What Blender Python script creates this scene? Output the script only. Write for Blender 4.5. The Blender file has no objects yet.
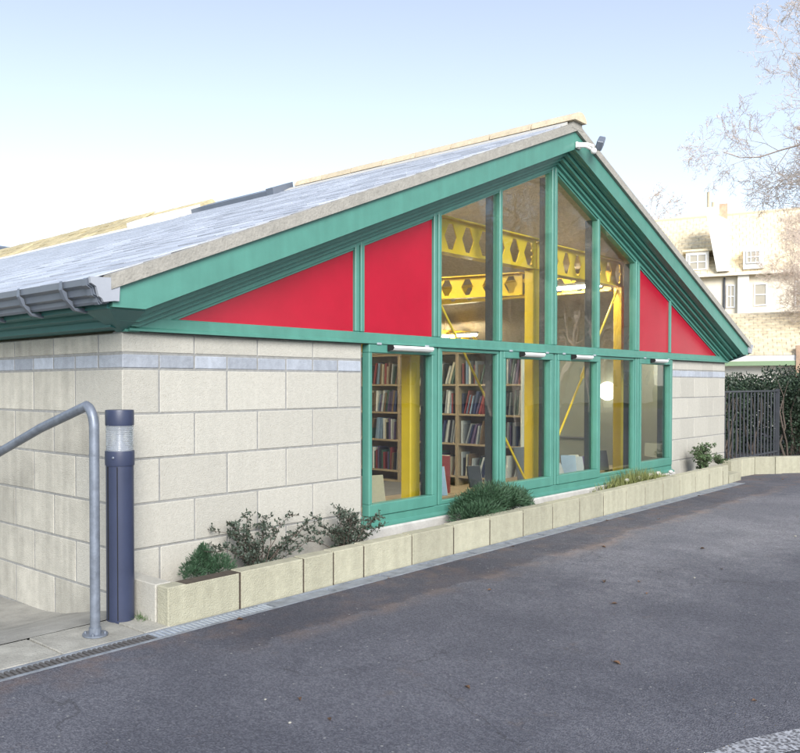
import bpy, math, random
from mathutils import Vector, Matrix
R = math.radians
random.seed(7)
S = bpy.context.scene

# ------------------------------------------------------------------ camera
F_PX, CX, CY = 839.12, 293.7, 400.3
YAW, PITCH, ROLL = 0.784, -0.018, -0.001
fwd = Vector((math.sin(YAW)*math.cos(PITCH), math.cos(YAW)*math.cos(PITCH), math.sin(PITCH)))
rgt = Vector((math.cos(YAW), -math.sin(YAW), 0)); upv = rgt.cross(fwd)
r2 = math.cos(ROLL)*rgt + math.sin(ROLL)*upv
u2 = -math.sin(ROLL)*rgt + math.cos(ROLL)*upv
cd = bpy.data.cameras.new('camera'); cam = bpy.data.objects.new('camera', cd); S.collection.objects.link(cam)
cam.matrix_world = Matrix(((r2.x, u2.x, -fwd.x, -2.554), (r2.y, u2.y, -fwd.y, -3.878), (r2.z, u2.z, -fwd.z, -0.091), (0, 0, 0, 1)))
cd.sensor_fit = 'HORIZONTAL'; cd.sensor_width = 36; cd.lens = F_PX/800*36
cd.shift_x = (400-CX)/800; cd.shift_y = (CY-376.5)/800
cd.clip_start = 0.05; cd.clip_end = 2000
S.camera = cam
S.render.resolution_x = 1024; S.render.resolution_y = 964

# ------------------------------------------------------------------ light
SUN_EL = R(30); SUN_AZ = math.atan2(-0.58, -0.815)        # direction to the sun, measured from +Y towards +X
w = bpy.data.worlds.new('World'); S.world = w; w.use_nodes = True
nt = w.node_tree; bg = nt.nodes['Background']
sky = nt.nodes.new('ShaderNodeTexSky'); sky.sky_type = 'NISHITA'; sky.sun_disc = False
sky.sun_elevation = SUN_EL; sky.sun_rotation = SUN_AZ
sky.air_density = 1.0; sky.dust_density = 0.3; sky.ozone_density = 3.0; sky.altitude = 50
hs = nt.nodes.new('ShaderNodeHueSaturation'); hs.inputs['Saturation'].default_value = .56
nt.links.new(sky.outputs[0], hs.inputs['Color']); nt.links.new(hs.outputs[0], bg.inputs[0]); bg.inputs[1].default_value = 0.063
sd = bpy.data.lights.new('sun', 'SUN'); sd.energy = 1.5; sd.angle = R(34); sd.color = (1, .96, .91)
so = bpy.data.objects.new('sun', sd); S.collection.objects.link(so)
sv = Vector((math.sin(SUN_AZ)*math.cos(SUN_EL), math.cos(SUN_AZ)*math.cos(SUN_EL), math.sin(SUN_EL)))
so.rotation_euler = sv.to_track_quat('Z', 'Y').to_euler(); so.location = (0, 0, 30)
S.view_settings.view_transform = 'Standard'; S.view_settings.look = 'None'
S.view_settings.exposure = 1.92; S.view_settings.gamma = 1

# ------------------------------------------------------------------ materials
def mat(name, col, rough=.6, metal=0, var=.0, nscale=8, bump=0, bscale=60, island=0, spec=.5, speck=None, emit=None, streak=0, coat=0):
    m = bpy.data.materials.new(name); m.use_nodes = True; t = m.node_tree; N = t.nodes; L = t.links
    b = N['Principled BSDF']; b.inputs['Roughness'].default_value = rough; b.inputs['Metallic'].default_value = metal
    b.inputs['Specular IOR Level'].default_value = spec
    if coat: b.inputs['Coat Weight'].default_value = coat; b.inputs['Coat Roughness'].default_value = .15
    tc = N.new('ShaderNodeNewGeometry')
    src = None
    rgb = N.new('ShaderNodeRGB'); rgb.outputs[0].default_value = (*col, 1); src = rgb.outputs[0]
    def mul(fac_out, lo, hi, src):
        mr = N.new('ShaderNodeMapRange'); mr.inputs[3].default_value = lo; mr.inputs[4].default_value = hi
        L.new(fac_out, mr.inputs[0])
        mx = N.new('ShaderNodeMix'); mx.data_type = 'RGBA'; mx.blend_type = 'MULTIPLY'; mx.inputs[0].default_value = 1
        L.new(src, mx.inputs[6]); L.new(mr.outputs[0], mx.inputs[7]); return mx.outputs[2]
    if var:
        n = N.new('ShaderNodeTexNoise'); n.inputs['Scale'].default_value = nscale; n.inputs['Detail'].default_value = 8; n.inputs['Roughness'].default_value = .65
        L.new(tc.outputs['Position'], n.inputs['Vector'])
        mr0 = N.new('ShaderNodeMapRange'); mr0.inputs[1].default_value = .3; mr0.inputs[2].default_value = .7; L.new(n.outputs[0], mr0.inputs[0])
        src = mul(mr0.outputs[0], 1-var, 1+var*.6, src)
    if streak:
        mp = N.new('ShaderNodeMapping'); mp.inputs['Scale'].default_value = (14, 14, 1.2); L.new(tc.outputs['Position'], mp.inputs[0])
        n = N.new('ShaderNodeTexNoise'); n.inputs['Scale'].default_value = 1; n.inputs['Detail'].default_value = 5; L.new(mp.outputs[0], n.inputs['Vector'])
        mr0 = N.new('ShaderNodeMapRange'); mr0.inputs[1].default_value = .35; mr0.inputs[2].default_value = .65; L.new(n.outputs[0], mr0.inputs[0])
        src = mul(mr0.outputs[0], 1-streak, 1+streak*.4, src)
    if island:
        oi = N.new('ShaderNodeObjectInfo'); src = mul(oi.outputs['Random'], 1-island, 1+island*.6, src)
    if speck:
        v = N.new('ShaderNodeTexVoronoi'); v.inputs['Scale'].default_value = speck[0]; L.new(tc.outputs['Position'], v.inputs['Vector'])
        mr = N.new('ShaderNodeMapRange'); mr.inputs[1].default_value = speck[1]; mr.inputs[2].default_value = speck[1]*1.6; mr.inputs[3].default_value = 1; mr.inputs[4].default_value = 0
        L.new(v.outputs['Distance'], mr.inputs[0])
        mx = N.new('ShaderNodeMix'); mx.data_type = 'RGBA'; L.new(mr.outputs[0], mx.inputs[0]); L.new(src, mx.inputs[6]); mx.inputs[7].default_value = (*speck[2], 1); src = mx.outputs[2]
    L.new(src, b.inputs['Base Color'])
    if bump:
        n = N.new('ShaderNodeTexNoise'); n.inputs['Scale'].default_value = bscale; n.inputs['Detail'].default_value = 6
        L.new(tc.outputs['Position'], n.inputs['Vector'])
        bp = N.new('ShaderNodeBump'); bp.inputs['Strength'].default_value = bump; bp.inputs['Distance'].default_value = .01
        L.new(n.outputs[0], bp.inputs['Height']); L.new(bp.outputs[0], b.inputs['Normal'])
    if emit:
        b.inputs['Emission Color'].default_value = (*emit[0], 1); b.inputs['Emission Strength'].default_value = emit[1]
    return m

M = {}
M['stone'] = mat('pale_stone_block', (.445, .43, .38), .85, var=.09, nscale=40, bump=.5, bscale=170, island=.10, speck=(95, .13, (.30, .27, .21)), streak=.03)
M['stone_weathered'] = mat('weathered_stone_block', (.45, .43, .37), .88, var=.16, nscale=9, bump=.5, bscale=170, island=.16, speck=(90, .13, (.27, .24, .18)), streak=.14)
M['stone_yellow'] = mat('yellow_planter_block', (.39, .375, .28), .9, var=.12, nscale=26, bump=.7, bscale=130, island=.14, speck=(100, .12, (.3, .27, .17)), streak=.1)
M['blue_brick'] = mat('pale_blue_band_brick', (.36, .39, .44), .75, var=.15, nscale=30, bump=.35, bscale=150, island=.22, streak=.1)
M['mortar'] = mat('grey_mortar', (.26, .26, .25), .95, var=.2, nscale=30, bump=.4)
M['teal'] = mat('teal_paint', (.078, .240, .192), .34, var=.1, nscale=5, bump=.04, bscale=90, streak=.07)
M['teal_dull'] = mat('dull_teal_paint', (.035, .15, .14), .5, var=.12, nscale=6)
M['red'] = mat('red_panel_paint', (.375, .005, .025), .24, var=.12, nscale=2.2)
M['yellow'] = mat('yellow_steel_paint', (.68, .46, .02), .35, var=.06, nscale=6)
M['slate'] = mat('blue_grey_slate', (.44, .47, .53), .36, var=.1, nscale=20, bump=.35, bscale=80, island=.28)
M['verge'] = mat('lichened_verge_mortar', (.32, .305, .27), .9, var=.18, nscale=18, bump=.6, bscale=60)
M['ridge'] = mat('buff_ridge_tile', (.58, .49, .35), .85, var=.2, nscale=16, bump=.4, island=.12)
M['moss'] = mat('mossy_buff_tile', (.52, .44, .26), .9, var=.35, nscale=9, bump=.8, bscale=25, island=.2)
M['gutter'] = mat('grey_gutter_plastic', (.13, .15, .185), .35, var=.1, nscale=8)
M['gutter_cap'] = mat('light_grey_gutter_cap', (.33, .35, .39), .45, var=.06)
M['white'] = mat('white_paint', (.78, .78, .76), .4, var=.05)
M['sill'] = mat('white_masonry_sill', (.46, .45, .42), .8, var=.18, nscale=9, bump=.4, bscale=60)
M['dark_steel'] = mat('dark_steel_paint', (.06, .065, .075), .45, var=.2, nscale=12)
M['blue_grey'] = mat('navy_grey_powder_coat', (.031, .040, .080), .42, var=.12, nscale=7, bump=.05, bscale=200)
M['galv'] = mat('galvanised_steel', (.19, .215, .26), .45, metal=.35, var=.28, nscale=22, bump=.05, bscale=120)
M['paving'] = mat('worn_concrete_slab', (.34, .33, .29), .92, var=.3, nscale=7, bump=.6, bscale=90, island=.15, speck=(60, .1, (.17, .16, .14)))
M['concrete'] = mat('ramp_concrete', (.30, .29, .26), .92, var=.35, nscale=3, bump=.6, bscale=60)
M['channel'] = mat('drain_channel_edge', (.24, .265, .3), .6, metal=.2, var=.35, nscale=14, bump=.3, bscale=60)
M['grate'] = mat('dull_cast_grate', (.12, .115, .115), .6, metal=.3, var=.3, nscale=20)
M['grate_new'] = mat('bright_galvanised_grate', (.42, .47, .54), .4, metal=.4, var=.2, nscale=20)
M['black'] = mat('dark_void', (.012, .012, .012), .9)
M['soil'] = mat('dark_soil', (.07, .055, .04), .95, var=.4, nscale=25, bump=1, bscale=50)
M['inner'] = mat('cream_plaster', (.56, .55, .46), .8, var=.05, nscale=2)
M['inner_grey'] = mat('grey_green_plaster', (.43, .46, .40), .8, var=.05, nscale=2)
M['ceil'] = mat('woodwool_ceiling', (.52, .44, .33), .95, var=.25, nscale=30, bump=.6, bscale=60)
M['carpet'] = mat('dull_carpet', (.14, .13, .12), .95, var=.2)
M['oak'] = mat('pale_wood_shelf', (.31, .23, .14), .55, var=.15, nscale=12, streak=.1)
M['inner_frame'] = mat('dark_bronze_inner_frame', (.045, .05, .055), .4, var=.1)
M['bark'] = mat('sunlit_bark', (.74, .62, .52), .9, var=.3, nscale=20, bump=.4, bscale=40)  # overexposed sunlight on the twigs is put into this light colour
M['twig'] = mat('brown_twig', (.095, .075, .06), .9, var=.3, nscale=30)
M['leaf_dark'] = mat('dark_grey_green_leaf', (.045, .065, .045), .6, var=.5, nscale=14)
M['leaf_mid'] = mat('mid_green_leaf', (.07, .12, .045), .6, var=.5, nscale=12)
M['leaf_conifer'] = mat('conifer_green', (.035, .085, .04), .7, var=.5, nscale=20)
M['grass'] = mat('yellow_green_weed', (.17, .19, .06), .7, var=.5, nscale=14)
M['hedge'] = mat('hedge_leaf', (.03, .055, .028), .55, var=.6, nscale=6)
M['dead_leaf'] = mat('brown_dead_leaf', (.15, .085, .05), .8, var=.4, nscale=60, island=.4)
M['wall_far'] = mat('sunlit_buff_stone', (.86, .77, .61), .9, var=.12, nscale=2.2, bump=.5, bscale=8)  # wall, harl and roof colours lightened to stand in for bleaching sun and haze
M['render_far'] = mat('white_harl', (.88, .84, .75), .9, var=.08, nscale=3)
M['roof_far'] = mat('mottled_buff_slate', (.84, .71, .49), .85, var=.34, nscale=5, bump=.6, bscale=10)
M['brick_far'] = mat('orange_brick', (.55, .38, .26), .9, var=.3, nscale=5)
M['glass_far'] = mat('dim_window_glass', (.42, .38, .30), .1)
M['green_far'] = mat('pale_green_paint', (.30, .42, .24), .5)
M['school'] = mat('harled_school_wall', (.5, .46, .4), .9, var=.15, nscale=1.5)
M['grassland'] = mat('rough_grass', (.09, .11, .045), .95, var=.4, nscale=.6)
M['lamp'] = mat('lit_lamp_diffuser', (.9, .85, .75), .4, emit=((1, .88, .70), 28))
M['globe_lit'] = mat('lit_globe', (.9, .85, .75), .4, emit=((1, .88, .7), 1.6))
M['stone_white'] = mat('white_pebble', (.5, .49, .46), .7, var=.1, nscale=20)

def glass_mat():
    m = bpy.data.materials.new('window_glass'); m.use_nodes = True; t = m.node_tree; N = t.nodes; L = t.links
    N.remove(N['Principled BSDF']); out = N['Material Output']
    tr = N.new('ShaderNodeBsdfTransparent'); tr.inputs[0].default_value = (.93, .96, .94, 1)
    gl = N.new('ShaderNodeBsdfGlossy'); gl.inputs['Roughness'].default_value = .012; gl.inputs[0].default_value = (.95, .97, 1, 1)
    fr = N.new('ShaderNodeFresnel'); fi = N.new('ShaderNodeMapRange'); fi.inputs[3].default_value = 1.5; fi.inputs[4].default_value = 1/1.5
    n = N.new('ShaderNodeTexNoise'); n.inputs['Scale'].default_value = 1.6; n.inputs['Detail'].default_value = 2
    g = N.new('ShaderNodeNewGeometry'); L.new(g.outputs['Position'], n.inputs['Vector']); L.new(g.outputs['Backfacing'], fi.inputs[0]); L.new(fi.outputs[0], fr.inputs[0])
    bp = N.new('ShaderNodeBump'); bp.inputs['Strength'].default_value = .12; bp.inputs['Distance'].default_value = .02
    L.new(n.outputs[0], bp.inputs['Height']); L.new(bp.outputs[0], gl.inputs['Normal'])
    mx = N.new('ShaderNodeMixShader'); L.new(fr.outputs[0], mx.inputs[0]); L.new(tr.outputs[0], mx.inputs[1]); L.new(gl.outputs[0], mx.inputs[2])
    L.new(mx.outputs[0], out.inputs[0]); return m
M['glass'] = glass_mat()

def asphalt_mat():
    m = bpy.data.materials.new('worn_asphalt'); m.use_nodes = True; t = m.node_tree; N = t.nodes; L = t.links
    b = N['Principled BSDF']; g = N.new('ShaderNodeNewGeometry'); P = g.outputs['Position']
    def noise(s, d=6, r=.6, vec=P):
        n = N.new('ShaderNodeTexNoise'); n.inputs['Scale'].default_value = s; n.inputs['Detail'].default_value = d; n.inputs['Roughness'].default_value = r
        L.new(vec, n.inputs['Vector']); return n.outputs[0]
    def mr(x, a, b_, c, d, smooth=True):
        q = N.new('ShaderNodeMapRange'); q.interpolation_type = 'SMOOTHSTEP' if smooth else 'LINEAR'
        for i, v in zip((1, 2, 3, 4), (a, b_, c, d)): q.inputs[i].default_value = v
        L.new(x, q.inputs[0]); return q.outputs[0]
    def mix(f, a, b_, mode='MIX'):
        q = N.new('ShaderNodeMix'); q.data_type = 'RGBA'; q.blend_type = mode
        if isinstance(f, float): q.inputs[0].default_value = f
        else: L.new(f, q.inputs[0])
        for i, v in ((6, a), (7, b_)):
            if isinstance(v, tuple): q.inputs[i].default_value = (*v, 1)
            else: L.new(v, q.inputs[i])
        return q.outputs[2]
    def math_(op, a, b_=None):
        q = N.new('ShaderNodeMath'); q.operation = op
        for i, v in ((0, a), (1, b_)):
            if v is None: continue
            if isinstance(v, (int, float)): q.inputs[i].default_value = v
            else: L.new(v, q.inputs[i])
        return q.outputs[0]
    vo = N.new('ShaderNodeTexVoronoi'); vo.inputs['Scale'].default_value = 150; L.new(P, vo.inputs['Vector'])
    sep = N.new('ShaderNodeSeparateXYZ'); L.new(P, sep.inputs[0])
    base = mix(mr(vo.outputs['Color'], .2, .9, 0, 1), (.054, .056, .073), (.105, .108, .130))
    base = mix(mr(noise(.9, 9, .75), .4, .62, 0, 1), base, mix(1.0, base, (1.42, 1.40, 1.34), 'MULTIPLY'))
    # fresh darker strip beside the planter
    yy = math_('ADD', sep.outputs[1], math_('MULTIPLY', math_('SUBTRACT', noise(1.3, 4), .5), .35))
    fresh = math_('MULTIPLY', mr(yy, -1.0, -.965, 0, 1), mr(sep.outputs[0], -.2, .25, 0, 1))
    fresh = math_('MULTIPLY', fresh, mr(sep.outputs[0], 7.0, 8.5, 1, 0))
    base = mix(fresh, base, mix(1.0, base, (.62, .62, .66), 'MULTIPLY'))
    # iron-stained line where the newer strip meets the old surface
    edge = math_('MULTIPLY', mr(math_('ABSOLUTE', math_('ADD', yy, 1.0)), .0, .13, 1, 0), mr(noise(3.1, 6, .7), .4, .62, 0, .45))
    base = mix(math_('MULTIPLY', edge, mr(sep.outputs[0], -.3, .4, 0, 1)), base, (.17, .12, .095))
    # hairline cracks
    wv = N.new('ShaderNodeTexVoronoi'); wv.feature = 'DISTANCE_TO_EDGE'; wv.inputs['Scale'].default_value = .55
    wn = N.new('ShaderNodeTexNoise'); wn.inputs['Scale'].default_value = 2.4; wn.inputs['Detail'].default_value = 5; L.new(P, wn.inputs['Vector'])
    wa = N.new('ShaderNodeVectorMath'); wa.operation = 'SCALE'; wa.inputs['Scale'].default_value = .55; L.new(wn.outputs['Color'], wa.inputs[0])
    wb = N.new('ShaderNodeVectorMath'); wb.operation = 'ADD'; L.new(P, wb.inputs[0]); L.new(wa.outputs[0], wb.inputs[1]); L.new(wb.outputs[0], wv.inputs['Vector'])
    crack = math_('MULTIPLY', mr(wv.outputs['Distance'], .0015, .004, 1, 0), mr(noise(.8, 3), .5, .6, 0, .45))
    base = mix(crack, base, (.03, .03, .034))
    # pale worn patch in the middle distance
    mp = N.new('ShaderNodeMapping'); mp.inputs['Location'].default_value = (-5.3, 1.45, 0); mp.inputs['Scale'].default_value = (1, 1, 0); mp.vector_type = 'POINT'; L.new(P, mp.inputs[0])
    sc = N.new('ShaderNodeVectorMath'); sc.operation = 'MULTIPLY'; sc.inputs[1].default_value = (.33, 1.25, 0); L.new(mp.outputs[0], sc.inputs[0])
    ln = N.new('ShaderNodeVectorMath'); ln.operation = 'LENGTH'; L.new(sc.outputs[0], ln.inputs[0])
    worn = mr(math_('ADD', ln.outputs['Value'], math_('MULTIPLY', noise(9, 10, .8), 1.7)), 1.25, 2.2, .6, 0)
    base = mix(worn, base, mix(1.0, base, (2.3, 2.25, 2.05), 'MULTIPLY'))
    # rust-coloured grit along the drain edge
    rust = math_('MULTIPLY', mr(math_('ADD', sep.outputs[1], math_('MULTIPLY', noise(3.5, 6), .5)), -.75, -.35, 0, 1), mr(noise(5, 5), .42, .7, 0, .6))
    rust = math_('MULTIPLY', rust, mr(sep.outputs[0], 7, 8.4, .8, 1))
    base = mix(rust, base, (.16, .105, .08))
    rust2 = mr(noise(2.6, 8, .75), .60, .74, 0, .5)
    base = mix(rust2, base, (.13, .1, .085))
    # scattered pale grit
    v2 = N.new('ShaderNodeTexVoronoi'); v2.inputs['Scale'].default_value = 14; L.new(P, v2.inputs['Vector'])
    base = mix(mr(v2.outputs['Distance'], .05, .09, .8, 0), base, (.3, .3, .29))
    L.new(base, b.inputs['Base Color']); b.inputs['Roughness'].default_value = .88
    bp = N.new('ShaderNodeBump'); bp.inputs['Strength'].default_value = .75; bp.inputs['Distance'].default_value = .006
    L.new(math_('ADD', vo.outputs['Distance'], noise(60, 4)), bp.inputs['Height']); L.new(bp.outputs[0], b.inputs['Normal'])
    return m
M['asphalt'] = asphalt_mat()

# ------------------------------------------------------------------ helpers
class MB:
    def __init__(s): s.v = []; s.f = []
    def add(s, vs, fs):
        o = len(s.v); s.v += [tuple(p) for p in vs]; s.f += [tuple(i+o for i in f) for f in fs]; return s
    def box(s, x0, x1, y0, y1, z0, z1):
        return s.add([(x0, y0, z0), (x1, y0, z0), (x1, y1, z0), (x0, y1, z0), (x0, y0, z1), (x1, y0, z1), (x1, y1, z1), (x0, y1, z1)],
                     [(0, 3, 2, 1), (4, 5, 6, 7), (0, 1, 5, 4), (1, 2, 6, 5), (2, 3, 7, 6), (3, 0, 4, 7)])
    def cbox(s, x0, x1, y0, y1, z0, z1, c=.004):          # box with all edges chamfered
        X = (x0, x1); Y = (y0, y1); Z = (z0, z1); vs = []; idx = {}
        for i in (0, 1):
            for j in (0, 1):
                for k in (0, 1):
                    sx, sy, sz = (1, -1)[i], (1, -1)[j], (1, -1)[k]
                    for a, p in (('x', (X[i], Y[j]+sy*c, Z[k]+sz*c)), ('y', (X[i]+sx*c, Y[j], Z[k]+sz*c)), ('z', (X[i]+sx*c, Y[j]+sy*c, Z[k]))):
                        idx[i, j, k, a] = len(vs); vs.append(p)
        I = lambda *q: idx[q]; fs = []
        for i in (0, 1): fs.append((I(i, 0, 0, 'x'), I(i, 1, 0, 'x'), I(i, 1, 1, 'x'), I(i, 0, 1, 'x')))
        for j in (0, 1): fs.append((I(0, j, 0, 'y'), I(1, j, 0, 'y'), I(1, j, 1, 'y'), I(0, j, 1, 'y')))
        for k in (0, 1): fs.append((I(0, 0, k, 'z'), I(1, 0, k, 'z'), I(1, 1, k, 'z'), I(0, 1, k, 'z')))
        for j in (0, 1):
            for k in (0, 1): fs.append((I(0, j, k, 'y'), I(1, j, k, 'y'), I(1, j, k, 'z'), I(0, j, k, 'z')))
        for i in (0, 1):
            for k in (0, 1): fs.append((I(i, 0, k, 'x'), I(i, 1, k, 'x'), I(i, 1, k, 'z'), I(i, 0, k, 'z')))
        for i in (0, 1):
            for j in (0, 1): fs.append((I(i, j, 0, 'x'), I(i, j, 1, 'x'), I(i, j, 1, 'y'), I(i, j, 0, 'y')))
        for i in (0, 1):
            for j in (0, 1):
                for k in (0, 1): fs.append((I(i, j, k, 'x'), I(i, j, k, 'y'), I(i, j, k, 'z')))
        return s.add(vs, fs)
    def prism(s, poly, a0, a1, axis='y'):                 # poly in the two other axes, extruded along axis
        def P(p, a):
            return {'y': (p[0], a, p[1]), 'x': (a, p[0], p[1]), 'z': (p[0], p[1], a)}[axis]
        n = len(poly); vs = [P(p, a0) for p in poly]+[P(p, a1) for p in poly]
        return s.add(vs, [tuple(range(n)), tuple(range(2*n-1, n-1, -1))]+[(i, (i+1) % n, n+(i+1) % n, n+i) for i in range(n)])
    def tube(s, pts, rad, n=6, cap=True):
        pts = [Vector(p) for p in pts]; rad = rad if isinstance(rad, (list, tuple)) else [rad]*len(pts)
        o = len(s.v); up = Vector((.13, .21, .97)); prev = None
        for i, p in enumerate(pts):
            d = (pts[min(i+1, len(pts)-1)]-pts[max(i-1, 0)]).normalized()
            if prev is None:
                a = d.cross(up); a = a if a.length > .05 else d.cross(Vector((1, 0, 0))); a.normalize()
            else: a = (prev-d*prev.dot(d)).normalized()
            prev = a; b = d.cross(a)
            for k in range(n):
                t = 2*math.pi*k/n; s.v.append(tuple(p+(a*math.cos(t)+b*math.sin(t))*rad[i]))
        for i in range(len(pts)-1):
            for k in range(n):
                s.f.append((o+i*n+k, o+i*n+(k+1) % n, o+(i+1)*n+(k+1) % n, o+(i+1)*n+k))
        if cap:
            s.f.append(tuple(o+k for k in range(n))[::-1]); s.f.append(tuple(o+(len(pts)-1)*n+k for k in range(n)))
        return s
    def mesh(s, name, m, smooth=False):
        me = bpy.data.meshes.new(name); me.from_pydata(s.v, [], s.f); me.materials.append(M[m] if isinstance(m, str) else m)
        import bmesh
        if len(s.f) < 60000:
            bm = bmesh.new(); bm.from_mesh(me); bmesh.ops.recalc_face_normals(bm, faces=bm.faces); bm.to_mesh(me); bm.free()
        if smooth:
            me.shade_smooth() if hasattr(me, 'shade_smooth') else None
            try: me.set_sharp_from_angle(angle=R(35))
            except Exception: pass
        me.update(); return me
    def build(s, name, m, parent=None, smooth=False, **kw):
        return link(name, s.mesh(name, m, smooth), parent, **kw)

def link(name, me, parent=None, loc=None, rot=None, **kw):
    o = bpy.data.objects.new(name, me); S.collection.objects.link(o)
    if parent is not None:
        o.parent = parent
        if loc is None:                                    # geometry given in world coordinates
            o.matrix_parent_inverse = wm(parent).inverted()
    if loc is not None: o.location = loc
    if rot is not None: o.rotation_euler = rot
    for k, v in kw.items(): o[k] = v
    return o
def wm(o):
    m = Matrix.LocRotScale(o.location, o.rotation_euler, o.scale)
    if o.parent: m = wm(o.parent) @ o.matrix_parent_inverse @ m
    return m
def thing(name, label, cat, loc=(0, 0, 0), rz=0, group=None):
    o = bpy.data.objects.new(name, None); S.collection.objects.link(o); o.empty_display_size = .1
    o.location = loc; o.rotation_euler = (0, 0, rz); o['label'] = label; o['category'] = cat
    if group: o['group'] = group
    return o
def tag(o, label, cat, group=None):
    o['label'] = label; o['category'] = cat
    if group: o['group'] = group
    return o
ORD = ['first', 'second', 'third', 'fourth', 'fifth', 'sixth', 'seventh', 'eighth', 'ninth', 'tenth', 'eleventh', 'twelfth', 'thirteenth', 'fourteenth',
       'fifteenth', 'sixteenth', 'seventeenth', 'eighteenth', 'nineteenth', 'twentieth', 'twenty-first', 'twenty-second', 'twenty-third', 'twenty-fourth',
       'twenty-fifth', 'twenty-sixth', 'twenty-seventh', 'twenty-eighth', 'twenty-ninth', 'thirtieth']

# ------------------------------------------------------------------ ground
def gz(x): return -1.31+.0042*max(-3, min(14, x))
xs = [-30, -3, 0, 4, 8, 14, 40]; ys = [-40, -8, -.585]
g = MB()
vs = [(x, y, gz(x)) for y in ys for x in xs]; n = len(xs)
g.add(vs, [(j*n+i, j*n+i+1, (j+1)*n+i+1, (j+1)*n+i) for j in range(len(ys)-1) for i in range(n-1)])
g.add([(8.402, -.585, gz(8.4)), (40, -.585, gz(40)), (40, 14, gz(40)), (8.402, 14, gz(8.4))], [(0, 1, 2, 3)])
g.build('asphalt', 'asphalt', kind='structure')
g = MB(); g.add([(-900, -900, -1.62), (900, -900, -1.62), (900, 900, -1.62), (-900, 900, -1.62)], [(0, 1, 2, 3)])
g.build('ground', 'grassland', kind='structure')
# concrete side path that ramps down along the left wall
prof = [(-.11, -1.318), (.02, -1.335), (.3, -1.39), (.62, -1.465), (.85, -1.494), (1.5, -1.505), (9, -1.51)]
g = MB(); vs = []
for y, z in prof: vs += [(-6, y, z), (-1.6, y, z), (-.25, y, z+(.006 if y < .6 else 0)), (.05, y, z+(.012 if y < .9 else .0))]
g.add(vs, [(4*i+j, 4*i+j+1, 4*i+5+j, 4*i+4+j) for i in range(len(prof)-1) for j in range(3)])
g.build('path', 'concrete', kind='structure')
# slab paving between the path and the drain
pv = MB().box(-6, -.01, -.46, -.112, -1.42, -1.322).build('pavement', 'mortar', kind='structure')
me_s = MB().cbox(-.3, .3, -.165, .165, -.03, .0, .004).mesh('slab', 'paving')
edges = [-6, -4.9, -4.05, -3.2, -2.4, -1.75, -1.12, -.62, -.17, -.01]
for a, b in zip(edges, edges[1:]):
    o = link('slab', me_s, pv, loc=((a+b)/2, -.287, gz((a+b)/2)+.002+random.uniform(-.001, .002)))
    o.scale = ((b-a-.012)/.6, 1, 1); o.rotation_euler = (random.uniform(-.006, .006), random.uniform(-.004, .004), random.uniform(-.005, .005))

# ------------------------------------------------------------------ drain channel
dr = thing('drain_channel', 'long narrow slotted drain channel running along the planter foot and paving edge', 'drain', (0, -.52, -1.31))
MB().box(-6, 8.4, -.58, -.466, -1.40, -1.338).build('channel_bed', 'black', dr)
for y0, y1 in ((-.583, -.566), (-.480, -.462)):
    b = MB(); b.add([(x, y, gz(x)+z) for x in (-6, -3, 0, 4, 8.4) for y, z in ((y0, .003), (y1, .003), (y1, -.03), (y0, -.03))],
                    [(4*i+k, 4*i+(k+1) % 4, 4*i+4+(k+1) % 4, 4*i+4+k) for i in range(4) for k in range(4)])
    b.build('channel_edge', 'channel', dr)
gb_old = MB().cbox(-.0075, .0075, -.043, .043, -.02, 0, .002).mesh('grate_bar', 'grate')
gb_new = MB().cbox(-.0085, .0085, -.043, .043, -.02, 0, .002).mesh('grate_bar', 'grate_new')
x = -1.72; cnt = 0
while x < -.17:
    link('grate_bar', gb_old, dr, loc=(x, -.003, gz(x)+.001+1.31)); x += .027; cnt += 1
while x < .62:
    link('grate_bar', gb_new, dr, loc=(x, -.003, gz(x)+.002+1.31)); x += .031
b = MB(); x = .62
while x < 8.35: b.box(x, x+.46, -.566, -.480, gz(x)-.02, gz(x)+.001); x += .5
b.build('cover_plate', 'channel', dr)
b = MB().box(-6, .05, -.72, -.590, -1.35, -1.3155); b.build('kerb_strip', 'paving', dr)

# ------------------------------------------------------------------ library building
K = .372; XC = 4.74; W = 9.48
lib = thing('library_building', 'single storey stone library with a green framed glazed gable and red corner panels', 'building', (XC, 0, -1.3))
def block(parent, x0, x1, y0, y1, z0, z1, m, gap=.005, name='block', j=.0025):
    d = random.uniform(0, j)
    key = (round(x1-x0, 3), round(y1-y0, 3), round(z1-z0, 3), m)
    if key not in BC:
        hx, hy, hz = (x1-x0)/2-gap, (y1-y0)/2-gap, (z1-z0)/2-gap
        BC[key] = MB().cbox(-hx, hx, -hy, hy, -hz, hz, .0045).mesh(name, m)
    o = bpy.data.objects.new(name, BC[key]); S.collection.objects.link(o); o.parent = parent
    p = wm(parent).translation if parent.name not in PW else PW[parent.name]
    PW[parent.name] = p
    o.location = ((x0+x1)/2-p.x+random.uniform(-.0008, .0008), (y0+y1)/2-p.y-d, (z0+z1)/2-p.z+random.uniform(-.0008, .0008))
    return o
BC = {}; PW = {}
courses = [(.086, .2, 'top'), (.0, .084, 'band')]+[(-.25*(i+1), -.25*i, i) for i in range(6)]
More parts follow.
